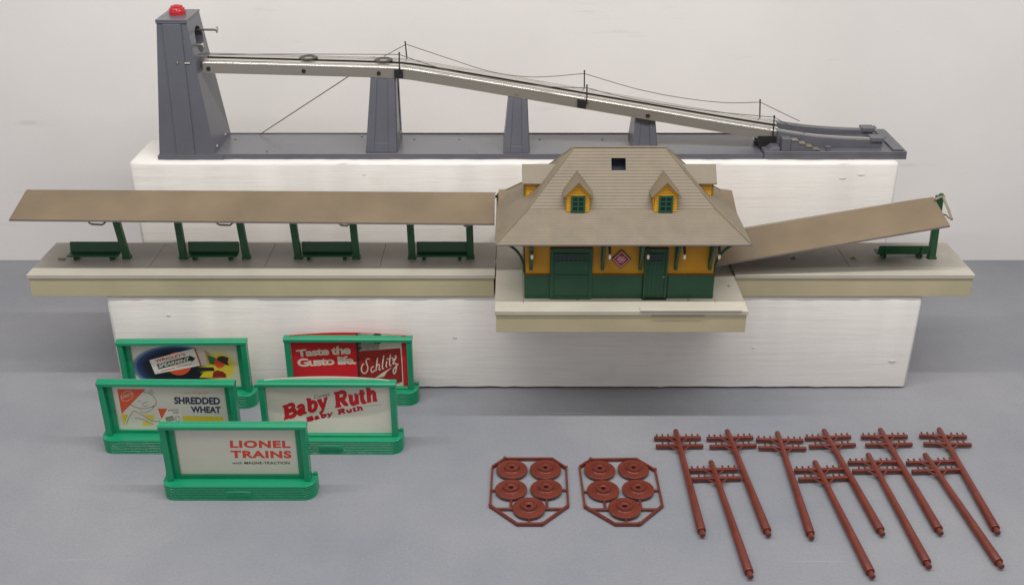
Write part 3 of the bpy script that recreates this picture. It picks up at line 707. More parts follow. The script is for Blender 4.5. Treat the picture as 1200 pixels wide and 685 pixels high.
# roof: lapped courses on a bell-cast hip
cx = .1012
def rz_(d): return .2000 + d * .76 if d <= .03 else .2228 + (d - .03) * 1.027
def rect(d, e=0):
    z = rz_(d); x0 = cx - .117 + d - e; x1 = cx + .117 - d + e; y0 = .8965 + d - e; y1 = 1.0220 - d * .69 + e
    return x0, x1, y0, y1, z
hx0, hx1, hd0, hd1 = .0928, .1063, .0570, .0660
ds = [0.0] + [.0028 * i for i in range(1, 11)] + [.030]
ds = [.00214 * i for i in range(0, 14)]
ds += [.030 + .00225 * i for i in range(0, 13)] + [.05925, .0615, .06375, hd1, .0683, .0706, .0733]
ds = sorted(set(round(d, 5) for d in ds))
g = MB()
for a, b in zip(ds, ds[1:]):
    e = .00010 if a < .03 else .00022
    A = rect(a, e); B = rect(b, 0)
    zl, z0, z1 = A[4] - .0003, A[4] + (.00010 if a < .03 else .00020), B[4]
    pl_ = [(A[0], A[2], zl), (A[1], A[2], zl), (A[1], A[3], zl), (A[0], A[3], zl)]
    pa = [(A[0], A[2], z0), (A[1], A[2], z0), (A[1], A[3], z0), (A[0], A[3], z0)]
    pb = [(B[0], B[2], z1), (B[1], B[2], z1), (B[1], B[3], z1), (B[0], B[3], z1)]
    for i in range(4):
        j = (i + 1) % 4
        if i == 0 and a >= hd0 - 1e-5 and b <= hd1 + 1e-5:
            g.add([pa[0], (hx0, A[2], z0), (hx0, B[2], z1), pb[0]], [(0, 1, 2, 3)])
            g.add([(hx1, A[2], z0), pa[1], pb[1], (hx1, B[2], z1)], [(0, 1, 2, 3)])
            g.add([pl_[0], (hx0, A[2], zl), (hx0, A[2], z0), pa[0]], [(0, 1, 2, 3)])
            g.add([(hx1, A[2], zl), pl_[1], pa[1], (hx1, A[2], z0)], [(0, 1, 2, 3)])
        else:
            g.add([pa[i], pa[j], pb[j], pb[i]], [(0, 1, 2, 3)])
            g.add([pl_[i], pl_[j], pa[j], pa[i]], [(0, 1, 2, 3)])
T = rect(.0733)
g.add([(T[0], T[2], T[4]), (T[1], T[2], T[4]), (T[1], T[3], T[4]), (T[0], T[3], T[4])], [(0, 1, 2, 3)])
rf = Q(g, 'roof', 'roof', smooth=0, fix=False)
g = MB(); g.box(cx - .0445, cx + .0445, .9690, .9720, rz_(.0733) - .0003, rz_(.0733) + .0011); Q(g, 'ridge_cap', 'roof', rf, bevel=.0004)
# hip caps
for sx in (-1, 1):
    for sy in (-1, 1):
        g = MB(); pts = []
        for d in (0, .015, .030, .045, .060, .0733):
            A = rect(d); pts.append((A[1] if sx > 0 else A[0], A[2] if sy < 0 else A[3], A[4] + .0001))
        g.tube(pts, .00085, 6); Q(g, 'hip_cap', 'roof', rf)
# chimney socket (open square hole)
A = rect(hd0); B = rect(hd1); k1 = [(hx0, A[2], A[4]), (hx1, A[2], A[4]), (hx1, B[2], B[4]), (hx0, B[2], B[4])]
k2 = [(x, y + .016, z - .004) for x, y, z in k1]
g = MB(); g.add(k1 + k2, [(0, 1, 5, 4), (1, 2, 6, 5), (2, 3, 7, 6), (3, 0, 4, 7), (4, 5, 6, 7)])
Q(g, 'chimney_socket', mat('socket_grey', (92, 98, 110), .3, metal=.3), rf, smooth=0, fix=False)
# soffit and fascia
E0 = rect(0, .0006)
g = MB(); g.box(E0[0], E0[1], E0[2], E0[3], .1984, .1998); Q(g, 'fascia', 'fascia', rf, bevel=.0003)
# stub gables where the platform canopies meet the roof
for sx, xe, xi in ((-1, -.0143, .030), (1, .2198, .172)):
    for s2 in (-1, 1):
        yr = 1.0087
        pts = [(xe, yr + s2 * .036, .1966), (xi, yr + s2 * .036, .1966), (xi, yr, .2092), (xe, yr, .2092)]
        g = MB(); g.hexa([(x, y, z - .0012) for x, y, z in pts] + pts); Q(g, 'stub_gable', 'canopy', rf, bevel=.0002)
# dormers: local frame faces -Y, origin on its face plane on the roof axis
def dormer(x, y, rz):
    d = bpy.data.objects.new('dormer', None); COL.objects.link(d); d.parent = st; d.location = (x - SL[0], y - SL[1], 0 - SL[2]); d.rotation_euler.z = rz; d.empty_display_size = .01
    hw = .0103; za = .2492; zs = .2386; zb_ = .2190
    g = MB(); g.prism([(-hw, zb_), (hw, zb_), (hw, zs), (0, za), (-hw, zs)], lambda a, b, s: (a, (.030, 0)[s], b)); g.build('dormer_wall', 'dyellow', d)
    # lapped boards, each a wedge standing proud at its lower edge; front and both cheeks
    g = MB(); z = zb_
    while z < za - .0012:
        zt = z + .0026
        def w_at(q): return hw if q <= zs else max(.0003, hw * (za - q) / (za - zs))
        w0 = min(w_at(z), w_at(zt))
        segs = [(-w0, w0)] if z > .2365 or z < .2195 else [(-w0, -.0066), (.0066, w0)]
        for a, b in segs:
            g.hexa([(a, -.0010, z), (b, -.0010, z), (b, .0005, z), (a, .0005, z), (a, -.0001, zt - .0001), (b, -.0001, zt - .0001), (b, .0005, zt - .0001), (a, .0005, zt - .0001)])
        if zt <= zs + .001:
            for q in (-1, 1):
                g.hexa([(q * (hw + .0009), .0006, z), (q * (hw + .0009), .029, z), (q * (hw - .0003), .029, z), (q * (hw - .0003), .0006, z),
                        (q * (hw + .0001), .0006, zt - .0001), (q * (hw + .0001), .029, zt - .0001), (q * (hw - .0003), .029, zt - .0001), (q * (hw - .0003), .0006, zt - .0001)])
        z = zt
    tag(g.build('clapboards', 'dyellow', d), kind='stuff')
    g = MB(); g.box(-.0104, .0104, -.0016, .001, zb_ - .0022, zb_ - .0002); g.build('dormer_sill', 'dyellow', d)
    zl, zh = .2208, .2368
    g = MB(); zz = [zl + .0014, zl + .0060, zl + .0105]
    for a, b, c_, e in ((-.0066, -.0048, zl, zh), (.0048, .0066, zl, zh), (-.0048, .0048, zl, zl + .0014), (-.0048, .0048, zh - .0014, zh),
                        (-.0006, .0006, zl + .0014, zh - .0014), (-.0048, -.0006, zz[1] - .0004, zz[1] + .0004), (.0006, .0048, zz[1] - .0004, zz[1] + .0004), (-.0048, -.0006, zz[2] - .0004, zz[2] + .0004), (.0006, .0048, zz[2] - .0004, zz[2] + .0004)):
        g.box(a, b, -.0018, -.0002, c_, e)
    g.build('window_frame', 'dgreen', d)
    for i in range(2):
        for j in range(3):
            xa = (-.0048, .0006)[i]; q0 = zz[j] + (.0004 if j else 0); q1 = zz[j + 1] - .0004 if j < 2 else zh - .0014
            g = MB(); g.box(xa, xa + .0042, -.0008, .0002, q0, q1); g.build('window_pane', 'pane', d, smooth=0)
    sl = 1.06; zt = za + .0016
    for s in (-1, 1):
        g = MB(); xe = .0138; ze = zt - xe * sl
        p = [(0, -.0034, zt), (s * xe, -.0034, ze), (s * xe, .018, ze), (0, .0310, zt)]
        g.hexa([(x_, y_, z_ - .0011) for x_, y_, z_ in p] + p); g.build('dormer_roof', 'roof', d, bevel=.0002)
    g = MB(); k_ = .0118
    for s in (-1, 1):
        g.hexa([(0, -.0022, zt - .0034), (s * k_, -.0022, zt - .0034 - k_ * sl), (s * k_, -.0010, zt - .0034 - k_ * sl), (0, -.0010, zt - .0034),
                (0, -.0022, zt - .0015), (s * k_, -.0022, zt - .0015 - k_ * sl), (s * k_, -.0010, zt - .0015 - k_ * sl), (0, -.0010, zt - .0015)])
    g.build('barge_board', 'dyellow', d)
dormer(.0602, .9240, 0); dormer(.1412, .9240, 0)
dormer(cx - .0890, .9705, R(-90)); dormer(cx + .0890, .9705, R(90))

# ================================================================== BILLBOARDS
class Card:
    """flat or bowed card. Print is laid out in millimetres u (across), w (up)."""
    def __init__(s, W_, z0, H, y, bow, X0, Y0, k, Wp, Hp):
        s.W, s.z0, s.H, s.y, s.bow = W_, z0, H, y, bow; s.X0, s.Y0, s.k, s.Wp, s.Hp = X0, Y0, k, Wp, Hp
        s.top = None
    def uw(s, X, Y):      # sketch units of the print layout -> card fractions
        return ((X - s.X0 - s.k * (Y - s.Y0)) / s.Wp, 1 - (Y - s.Y0) / s.Hp)
    def p(s, a, b, lay):
        x = (a - .5) * s.W; t = 2 * a - 1
        return (x, s.y + s.bow * (1 - t * t) * b - .0001 * lay, s.z0 + b * s.H)
def strip_grid(card, name, m, parent, a0, a1, b0, b1, lay, n=16):
    g = MB(); vs = []; fs = []
    for i in range(n + 1):
        a = a0 + (a1 - a0) * i / n
        vs += [card.p(a, b0, lay), card.p(a, (b0 + b1) / 2, lay), card.p(a, b1, lay)]
    for i in range(n): fs += [(3 * i, 3 * i + 3, 3 * i + 4, 3 * i + 1), (3 * i + 1, 3 * i + 4, 3 * i + 5, 3 * i + 2)]
    return g.add(vs, fs).build(name, m, parent, fix=False)
def poly(card, pts, m, parent, lay, name='print_shape'):
    g = MB(); q = [card.uw(X, Y) for X, Y in pts]
    t = tessellate_polygon([[Vector((a, b, 0)) for a, b in q]])
    tris = [[q[i] for i in x] for x in t]
    if card.bow:
        out = []
        while tris:
            T3 = tris.pop(); e = [abs(T3[k][0] - T3[(k + 1) % 3][0]) + .5 * abs(T3[k][1] - T3[(k + 1) % 3][1]) for k in range(3)]; m_ = max(e)
            if m_ < .05: out.append(T3); continue
            k = e.index(m_); A_, B_, C_ = T3[k], T3[(k + 1) % 3], T3[(k + 2) % 3]; D_ = ((A_[0] + B_[0]) / 2, (A_[1] + B_[1]) / 2)
            tris += [[A_, D_, C_], [D_, B_, C_]]
        tris = out
    for T3 in tris: g.add([card.p(a, b, lay) for a, b in T3], [(0, 1, 2)])
    return g.build(name, m, parent, smooth=0, fix=False)
def ell(cx_, cy_, rx, ry, n=28, rot=0, a0=0, a1=360):
    c_, s_ = math.cos(R(rot)), math.sin(R(rot)); out = []
    full = abs(a1 - a0) >= 360
    for i in range(n if full else n + 1):
        q = R(a0 + (a1 - a0) * i / n); x = rx * math.cos(q); y = ry * math.sin(q)
        out.append((cx_ + x * c_ - y * s_, cy_ + x * s_ + y * c_))
    return out
def ribbon(mb, card, pts, w, lay):
    """stroke of width w (sketch units; may be a list) along pts"""
    n = len(pts); ws = w if isinstance(w, list) else [w] * n
    L_ = []; R_ = []
    for i, (x, y) in enumerate(pts):
        a = pts[max(i - 1, 0)]; b = pts[min(i + 1, n - 1)]
        t = Vector((b[0] - a[0], b[1] - a[1])); t = t.normalized() if t.length > 1e-6 else Vector((1, 0))
        L_.append((x - t.y * ws[i] / 2, y + t.x * ws[i] / 2)); R_.append((x + t.y * ws[i] / 2, y - t.x * ws[i] / 2))
    vs = [card.p(*card.uw(*q), lay) for q in L_ + R_]
    mb.add(vs, [(i, i + 1, n + i + 1, n + i) for i in range(n - 1)])
def strokes(card, lines, w, m, parent, lay, name='print_line', smooth=True):
    g = MB()
    for i, l in enumerate(lines):
        ww = w
        if isinstance(l, tuple) and isinstance(l[0], (int, float)): ww, l = l
        q = smoothpath(l, 5) if (smooth and len(l) > 2) else l
        ribbon(g, card, q, ww, lay + .05 * i)
    return g.build(name, m, parent, smooth=0, fix=False)
def words(card, s, quad, m, parent, lay, bold=.02, shear=0, spacing=1, bend=0, name='lettering'):
    """text fitted to a quad in sketch units: bottom-left, bottom-right, top-right, top-left"""
    vs, fs = text_geo(s, bold, shear, spacing); bl, br_, tr, tl = quad; g = MB(); out = []
    for a, b in vs:
        X = (bl[0] * (1 - a) + br_[0] * a) * (1 - b) + (tl[0] * (1 - a) + tr[0] * a) * b
        Y = (bl[1] * (1 - a) + br_[1] * a) * (1 - b) + (tl[1] * (1 - a) + tr[1] * a) * b - bend * 4 * a * (1 - a)
        out.append(card.p(*card.uw(X, Y), lay))
    g.add(out, fs)
    return g.build(name, m, parent, smooth=0, fix=False)

# frame + base prototype (origin: base centre on the table)
def bb_proto():
    BWh, D0, D1, Hb = .0690, -.0105, .0105, .0152
    r_ = .0115
    out = []
    for k in range(9): q = R(180 + 90 * k / 8); out.append((-BWh + r_ + r_ * math.cos(q), D0 + r_ + r_ * math.sin(q)))
    for k in range(9): q = R(270 + 90 * k / 8); out.append((BWh - r_ + r_ * math.cos(q), D0 + r_ + r_ * math.sin(q)))
    out += [(BWh, D1 - .001), (BWh - .001, D1), (-BWh + .001, D1), (-BWh, D1 - .001)]
    rows = []
    nr = 8
    for i in range(nr):
        z0 = Hb * i / nr; z1 = Hb * (i + 1) / nr
        rows += [(z0 + .0001, -.0006), (z0 + .0005, 0), (z1 - .0005, 0), (z1 - .0001, -.0006)]
    rows[-1] = (Hb, -.0003); rows[-2] = (Hb - .0004, 0); rows[0] = (0, 0)
    g = MB(); vs = []; fs = []; n = len(out)
    for z, e in rows:
        f_ = 1 + e / .03
        vs += [(x + e * (1 if x > 0 else -1) * 1, y - e * (1 if y < 0 else 0), z) for x, y in out]
    for i in range(len(rows) - 1):
        for j in range(n): fs.append((i * n + j, i * n + (j + 1) % n, (i + 1) * n + (j + 1) % n, (i + 1) * n + j))
    fs += [tuple(range(n - 1, -1, -1)), tuple(range((len(rows) - 1) * n, len(rows) * n))]
    base_m = g.add(vs, fs)
    return base_m
base_mesh = None
def pill(mb, w, h, y0, y1, zc, n=8):
    pts = [(w - h + h * math.cos(R(a)), h * math.sin(R(a))) for a in range(-90, 91, 22)] + [(-w + h + h * math.cos(R(a)), h * math.sin(R(a))) for a in range(90, 271, 22)]
    mb.prism(pts, lambda a, b, s: (a, (y1, y0)[s], zc + b))
def billboard(loc, rz, label, inset=True):
    r = root('billboard', loc, label, 'billboard', 'green framed toy billboards', rz)
    b = bb_proto().build('base', 'bb', r, smooth=30)
    g = MB(); pill(g, .0118, .0022, -.0112, -.0100, .0078); bd = g.build('badge', 'bb', b, bevel=.0003)
    g = MB(); pill(g, .0108, .0014, -.01125, -.0110, .0078); g.build('badge_recess', mat('badge_green', (22, 120, 84), .4), bd) if False else None
    vs, fs = text_geo('LIONEL', .01, 0, 1.5); g = MB()
    g.add([(-.0082 + a * .0164, -.01135, .0070 + c_ * .0016) for a, c_ in vs], fs); g.build('badge_lettering', 'dgreen', b, smooth=0)
    # end ears behind the frame
    for s in (-1, 1): g = MB(); g.box(min(s * .0650, s * .0690), max(s * .0650, s * .0690), .0070, .0104, Hb0 - .0005, Hb0 + .0022); g.build('end_lug', 'bb', r, bevel=.0008)
    # outer frame: deep posts and a rounded top bar
    x = .0645; t = .0056; zt = .0752
    for s in (-1, 1):
        g = MB(); a, c_ = (s * x, s * (x - t)); g.box(min(a, c_), max(a, c_), -.0030, .0058, Hb0 - .0002, zt - .0045)
        g.build('frame_post', 'bb', r, bevel=.0007)
    g = MB(); pts = [(-.0036, zt - .0045), (-.0036, zt - .0016), (-.0024, zt - .0004), (0, zt), (.0040, zt), (.0058, zt - .0010), (.0058, zt - .0045)]
    g.prism(pts[::-1], lambda a, b_, s: ((-x - .0006, x + .0006)[s], a, b_)); g.build('top_bar', 'bb', r, bevel=.0004)
    if inset:
        g = MB(); z0, z1 = Hb0 - .0001, zt - .0045; u = .0054
        g.box(-x + t, -x + t + u, .0022, .0040, z0, z1); g.box(x - t - u, x - t, .0022, .0040, z0, z1)
        g.box(-x + t + u, x - t - u, .0022, .0040, z0, z0 + .0036); g.box(-x + t + u, x - t - u, .0022, .0040, z1 - .0030, z1)
        g.build('inner_frame', 'bb', r, bevel=.0002)
    else:
        g = MB(); g.box(-x + t, x - t, -.0030, .0050, Hb0 - .0001, Hb0 + .0018); g.build('bottom_bar', 'bb', r, bevel=.0003)
    return r
Hb0 = .0152
def poster(r, card, m, body_lay=0):
    """card stock with real thickness"""
    n = 20; g = MB(); vs = []; fs = []
    for i in range(n + 1):
        a = i / n
        for b in (0, .33, .66, 1): vs.append(card.p(a, b, 0))
        for b in (0, .33, .66, 1): q = card.p(a, b, 0); vs.append((q[0], q[1] + .0004, q[2]))
    for i in range(n):
        o = 8 * i
        for j in range(3):
            fs += [(o + j, o + 8 + j, o + 9 + j, o + j + 1), (o + 5 + j, o + 13 + j, o + 12 + j, o + 4 + j)]
        fs += [(o + 3, o + 11, o + 15, o + 7), (o, o + 4, o + 12, o + 8)]
    fs += [(0, 1, 5, 4), (1, 2, 6, 5), (2, 3, 7, 6), (8 * n + 4, 8 * n + 5, 8 * n + 1, 8 * n), (8 * n + 5, 8 * n + 6, 8 * n + 2, 8 * n + 1), (8 * n + 6, 8 * n + 7, 8 * n + 3, 8 * n + 2)]
    return g.add(vs, fs).build('poster', m, r, smooth=30)

# 1: LIONEL TRAINS (front). Sketch units follow the print layout.
bA = billboard((-.2462, .7910, 0), 0, 'front billboard reading LIONEL TRAINS in orange red letters')
cA = Card(.108, .0186, .0500, .0041, 0, 155, 110, .160, 782, 312)
pA = poster(bA, cA, 'card')
words(cA, 'LIONEL', ((524, 245), (915, 246), (909, 196), (520, 195)), 'p_lred', pA, 1, .045, 0, 1.12)
words(cA, 'TRAINS', ((532, 313), (926, 314), (919, 264), (526, 262)), 'p_lred', pA, 1, .045, 0, 1.12)
words(cA, 'with', ((541, 355), (606, 355), (604, 337), (539, 337)), 'p_black', pA, 1, .005)
words(cA, 'MAGNE-TRACTION', ((620, 355), (915, 355), (913, 337), (618, 337)), 'p_black', pA, 1, .02)

# 2: SHREDDED WHEAT (left middle)
bB = billboard((-.3255, .8625, 0), R(-.6), 'left middle billboard reading SHREDDED WHEAT with an orange corner triangle')
cB = Card(.108, .0186, .0500, .0041, 0, 135, 106, .158, 760, 300)
pB = poster(bB, cB, 'card')
poly(cB, [(178, 134), (203, 300), (368, 134)], 'p_orange', pB, 1)
strokes(cB, [ell(243, 180, 44, 30, 20, -25) + [ell(243, 180, 44, 30, 20, -25)[0]]], 3, 'p_cream', pB, 1.6)
words(cB, 'NABISCO', ((206, 202), (280, 172), (276, 152), (203, 182)), 'p_cream', pB, 2, .01)
strokes(cB, [[(250, 232), (300, 255), (350, 264), (395, 256), (435, 236), (432, 200), (408, 172), (380, 158), (345, 150)]], 3.2, 'p_line', pB, 1)
strokes(cB, [[(312, 212), (322, 217), (334, 214)], [(352, 218), (366, 223), (382, 216)], [(338, 228), (348, 232), (358, 229)], [(345, 243), (365, 247), (385, 240)],
             [(232, 375), (250, 330), (284, 278)], [(284, 278), (330, 300), (400, 345), (440, 352)], [(292, 328), (350, 340), (420, 372)], [(330, 270), (345, 290), (380, 285), (410, 268)],
             [(440, 352), (462, 350), (470, 368), (455, 384), (432, 380)], [(385, 150), (400, 142), (416, 148)], [(390, 160), (408, 156), (422, 164)]], 2.6, 'p_line', pB, 1.3)
strokes(cB, [[(432, 236), (420, 252), (412, 262)]], 5, 'p_red', pB, 2)
poly(cB, [(202, 304), (246, 304), (230, 345), (218, 378), (212, 378)], 'p_yellow', pB, 1)
poly(cB, [(352, 306), (416, 306), (422, 350), (380, 330)], 'p_yellow', pB, 1)
poly(cB, [(342, 352), (376, 352), (410, 378), (346, 378)], 'p_yellow', pB, 1)
poly(cB, [(615, 313), (884, 316), (892, 366), (618, 362)], 'p_yellow', pB, 1)
poly(cB, [(446, 262), (600, 262), (612, 358), (470, 358)], 'p_white', pB, 1)
poly(cB, [(448, 263), (472, 335), (512, 263)], 'p_orange', pB, 2)
words(cB, 'SHREDDED', ((516, 280), (592, 276), (592, 266), (515, 269)), 'p_black', pB, 2, .01)
words(cB, 'WHEAT', ((548, 297), (595, 294), (594, 283), (547, 286)), 'p_black', pB, 2, .01)
poly(cB, [(500, 325), (548, 313), (556, 338), (506, 352)], 'p_grey', pB, 2)
strokes(cB, [[(500, 325), (548, 313), (556, 338), (506, 352), (500, 325)]], 3, 'p_black', pB, 3, smooth=False)
strokes(cB, [ell(580, 330, 20, 18, 16), [(566, 322), (574, 330), (566, 336)], [(585, 318), (590, 330)]], 2.4, 'p_line', pB, 2)
words(cB, 'the Original', ((622, 168), (792, 168), (790, 148), (620, 150)), 'p_gold', pB, 1, .0, .4)
words(cB, 'SHREDDED', ((559, 232), (868, 235), (864, 186), (556, 184)), 'p_blue', pB, 1, .045)
words(cB, 'WHEAT', ((672, 290), (873, 293), (869, 248), (668, 246)), 'p_blue', pB, 1, .045)

# 3: SPEARMINT gum (left back)
bC = billboard((-.3325, .9415, 0), R(.8), 'back left billboard with a white chewing gum pack printed on a blue and yellow glow')
cC = Card(.108, .0186, .0500, .0041, 0, 192, 72, .105, 890, 345)
glow = glow_print('print_glow', -.009, .041, .0475, .0265,
                  [(0.0, lin(18, 18, 24)), (.70, lin(18, 22, 36)), (.86, lin(34, 62, 116)), (.95, lin(120, 140, 170)), (1.0, lin(213, 209, 196))])
# yellow glow at right over the same card
nt = glow.node_tree; n = nt.nodes; L_ = nt.links; bs = n['Principled BSDF']; prev = bs.inputs['Base Color'].links[0].from_socket
tc = n.new('ShaderNodeTexCoord'); mp = n.new('ShaderNodeMapping'); L_.new(tc.outputs['Object'], mp.inputs[0])
mp.inputs['Location'].default_value = (-.0330 / .022, 0, -.042 / .022); mp.inputs['Scale'].default_value = (1 / .022, 0, 1 / .022)
ln = n.new('ShaderNodeVectorMath'); ln.operation = 'LENGTH'; L_.new(mp.outputs[0], ln.inputs[0])
mr = n.new('ShaderNodeMapRange'); L_.new(ln.outputs['Value'], mr.inputs[0]); mr.inputs[1].default_value = 1; mr.inputs[2].default_value = .55
mx = n.new('ShaderNodeMix'); mx.data_type = 'RGBA'; L_.new(mr.outputs[0], mx.inputs[0]); L_.new(prev, mx.inputs[6]); mx.inputs[7].default_value = lin(216, 196, 60)
L_.new(mx.outputs[2], bs.inputs['Base Color'])
pC = poster(bC, cC, glow)
poly(cC, ell(590, 230, 110, 95, 28), 'p_orange', pC, 1)
poly(cC, [(745, 262), (880, 262), (892, 292), (740, 292)], 'p_black', pC, 1)
poly(cC, [(790, 145), (905, 188), (890, 240), (850, 235)], 'p_green', pC, 1)
poly(cC, [(800, 300), (880, 290), (870, 345), (760, 345)], 'p_yellow', pC, 1)
poly(cC, [(348, 200), (722, 108), (772, 246), (388, 314)], 'p_white', pC, 2)
poly(cC, [(722, 108), (790, 104), (806, 120), (838, 240), (772, 246)], 'p_cream', pC, 2)
poly(cC, [(790, 104), (806, 120), (838, 240), (852, 232), (822, 128)], 'p_gold', pC, 2)
poly(cC, [(728, 110), (739, 108), (782, 244), (770, 246)], 'p_red', pC, 3)
poly(cC, [(410, 232), (640, 178), (685, 172), (678, 160), (735, 186), (704, 216), (694, 206), (420, 274)], 'p_dgreen', pC, 3)
words(cC, "WRIGLEY'S", ((402, 219), (655, 164), (648, 142), (396, 194)), 'p_red', pC, 4, .02)
words(cC, 'SPEARMINT', ((424, 263), (690, 207), (682, 180), (418, 232)), 'p_white', pC, 4, .03, .25)
strokes(cC, [[(440, 290), (560, 262)], [(572, 258), (700, 234)]], 5, 'p_lred', pC, 3, smooth=False)
poly(cC, [(868, 345), (878, 300), (915, 285), (960, 298), (985, 320), (982, 345)], 'p_maroon', pC, 2, 'printed_patch')
poly(cC, ell(935, 225, 45, 42, 20), 'p_orange', pC, 2, 'printed_patch')
poly(cC, [(910, 200), (925, 175), (965, 170), (1010, 185), (1000, 225), (1018, 244), (985, 240)], 'p_dark', pC, 3, 'printed_patch')

# 4: Taste the Gusto life (right back) - bowed card
bD = billboard((-.1665, .9480, 0), R(-.4), 'back right billboard reading Taste the Gusto life beside a printed beer can', inset=False)
cD = Card(.1172, .0172, .0590, .0012, .0062, 80, 55, .080, 1000, 420)
pD = poster(bD, cD, 'p_red')
cw = lambda x: (x - 80) / 1000
strip_grid(cD, 'printed_can', 'p_cream', pD, .560, .958, 0, .995, 1)
strip_grid(cD, 'can_shadow', 'p_dark', pD, .560, .605, 0, .995, 2, 4)
poly(cD, [(660, 60), (845, 60), (850, 190), (700, 215), (668, 240)], 'p_grey', pD, 2, 'can_shade')
poly(cD, [(672, 205), (700, 196), (790, 190), (900, 178), (1034, 160), (1050, 300), (1060, 440), (1010, 455), (960, 425), (840, 410), (690, 425)], 'p_maroon', pD, 3, 'can_label')
poly(cD, ell(832, 95, 54, 42, 22), 'p_dark', pD, 3, 'can_emblem')
strokes(cD, [[(792, 92), (812, 106), (832, 98)], [(838, 104), (852, 92), (872, 100)], [(800, 115), (830, 126), (866, 116)]], 5, 'p_cream', pD, 4)
words(cD, 'Taste the', ((140, 238), (602, 224), (598, 154), (128, 180)), 'p_cream', pD, 1, .036, 0, .9)
words(cD, 'Gusto life.', ((146, 320), (650, 302), (644, 236), (134, 252)), 'p_cream', pD, 1, .036, 0, .9)
# script word on the can
sc = [
 (8, [(770, 262), (752, 256), (738, 270), (742, 296), (754, 322), (750, 352), (730, 374), (706, 364), (697, 338), (706, 306), (720, 300)]),
 (8, [(806, 318), (788, 326), (782, 352), (796, 364), (818, 346)]),
 (9, [(838, 246), (832, 290), (826, 352)]), (8, [(827, 322), (845, 300), (856, 308), (852, 342), (868, 338)]),
 (9, [(892, 226), (884, 280), (882, 330), (894, 332)]),
 (9, [(920, 272), (914, 312), (924, 320)]), (9, [(921, 250), (923, 258)]),
 (9, [(950, 216), (944, 262), (946, 306), (958, 302)]), (7, [(926, 254), (950, 246), (976, 240)]),
 (9, [(966, 262), (996, 244), (1000, 228), (986, 224)]), (9, [(996, 246), (972, 290), (996, 286), (1006, 304), (1000, 352), (986, 372), (978, 344), (1000, 312), (1020, 290)]),
]
strokes(cD, [(w * 1.15, l) for w, l in sc], 9, 'p_cream', pD, 4, 'script_lettering')
poly(cD, [(820, 412), (870, 376), (968, 318), (920, 362), (898, 398)], 'p_cream', pD, 4, 'swash')
words(cD, 'BEER', ((900, 425), (985, 432), (985, 412), (902, 404)), 'p_cream', pD, 4, .02) if False else None

# 5: Baby Ruth (right middle) - bowed card
bE = billboard((-.1745, .8620, 0), R(-.3), 'right middle billboard reading Baby Ruth in dark red letters on a bowed white card', inset=False)
cE = Card(.1172, .0172, .0590, .0012, .0062, 112, 100, .085, 838, 375)
pE = poster(bE, cE, 'card')
# slab-serif strokes: letters on a rising baseline. local box: x 0..1 per letter, y 0..1 (x-height .68)
def slab_word(card, spec, origin, dx, dy, m, parent, lay, thick, name='lettering'):
    """origin: baseline start; dx,dy: vectors (sketch units) for one unit right / one unit up"""
    g = MB(); cur = 0; li = 0
    def T_(x, y): return (origin[0] + dx[0] * x + dy[0] * y, origin[1] + dx[1] * x + dy[1] * y)
    for adv, sts in spec:
        for st_ in sts:
            tk, l = st_
            q = [T_(cur + x, y) for x, y in (smoothpath(l, 6) if len(l) > 2 else l)]
            ribbon(g, card, q, tk * thick, lay + .03 * (li % 9)); li += 1
        cur += adv
    return g.build(name, m, parent, smooth=0, fix=False)
se = .62
Bc = (.92, [(1.25, [(.24, 0), (.24, 1)]), (se, [(.02, .96), (.45, .96)]), (se, [(.02, .04), (.45, .04)]), (1.0, [(.40, .95), (.66, .92), (.72, .74), (.62, .57), (.36, .53)]), (1.1, [(.36, .51), (.70, .48), (.80, .27), (.68, .08), (.40, .05)])])
ac = (.66, [(.9, [(.08, .52), (.14, .63), (.32, .66), (.42, .55), (.43, .30), (.43, .08)]), (1.0, [(.42, .38), (.20, .34), (.10, .18), (.20, .04), (.42, .14)]), (se, [(.40, .04), (.62, .04)])])
bc = (.70, [(1.15, [(.18, .03), (.18, .98)]), (se, [(.00, .96), (.20, .96)]), (1.05, [(.20, .56), (.42, .66), (.58, .50), (.60, .32), (.50, .08), (.32, .03), (.18, .10)])])
yc = (.68, [(1.2, [(.14, .64), (.26, .30), (.36, .04)]), (se, [(.0, .65), (.30, .65)]), (.75, [(.58, .64), (.46, .30), (.34, -.08), (.22, -.26), (.08, -.22)]), (se, [(.44, .65), (.68, .65)])])
Rc = (.98, [(1.25, [(.24, 0), (.24, 1)]), (se, [(.02, .96), (.45, .96)]), (se, [(.02, .04), (.46, .04)]), (1.05, [(.40, .95), (.70, .92), (.78, .73), (.66, .52), (.36, .49)]), (1.2, [(.50, .48), (.66, .26), (.80, .05)]), (se, [(.76, .04), (.96, .04)])])
uc = (.76, [(1.15, [(.20, .66), (.20, .26), (.28, .06), (.44, .06), (.56, .18)]), (se, [(.02, .64), (.22, .64)]), (1.15, [(.60, .66), (.60, .03)]), (se, [(.44, .64), (.62, .64)]), (se, [(.58, .04), (.76, .04)])])
tc_ = (.50, [(1.15, [(.22, .90), (.22, .24), (.30, .05), (.46, .10)]), (se, [(.02, .64), (.44, .64)])])
hc_ = (.78, [(1.15, [(.20, .02), (.20, .98)]), (se, [(.02, .96), (.22, .96)]), (se, [(.04, .04), (.36, .04)]), (1.1, [(.22, .50), (.40, .66), (.56, .60), (.60, .40), (.60, .03)]), (se, [(.46, .04), (.78, .04)])])
slab_word(cE, [Bc, ac, bc, yc], (236, 383), (102, -28), (-8, -92), 'p_red', pE, 1, 25)
slab_word(cE, [Rc, uc, tc_, hc_], (584, 306), (96, -18), (-10, -100), 'p_red', pE, 1, 25)
slab_word(cE, [Bc, ac, bc, yc], (388, 400), (62, -15), (-2, -26), 'p_crim', pE, 1, 12)
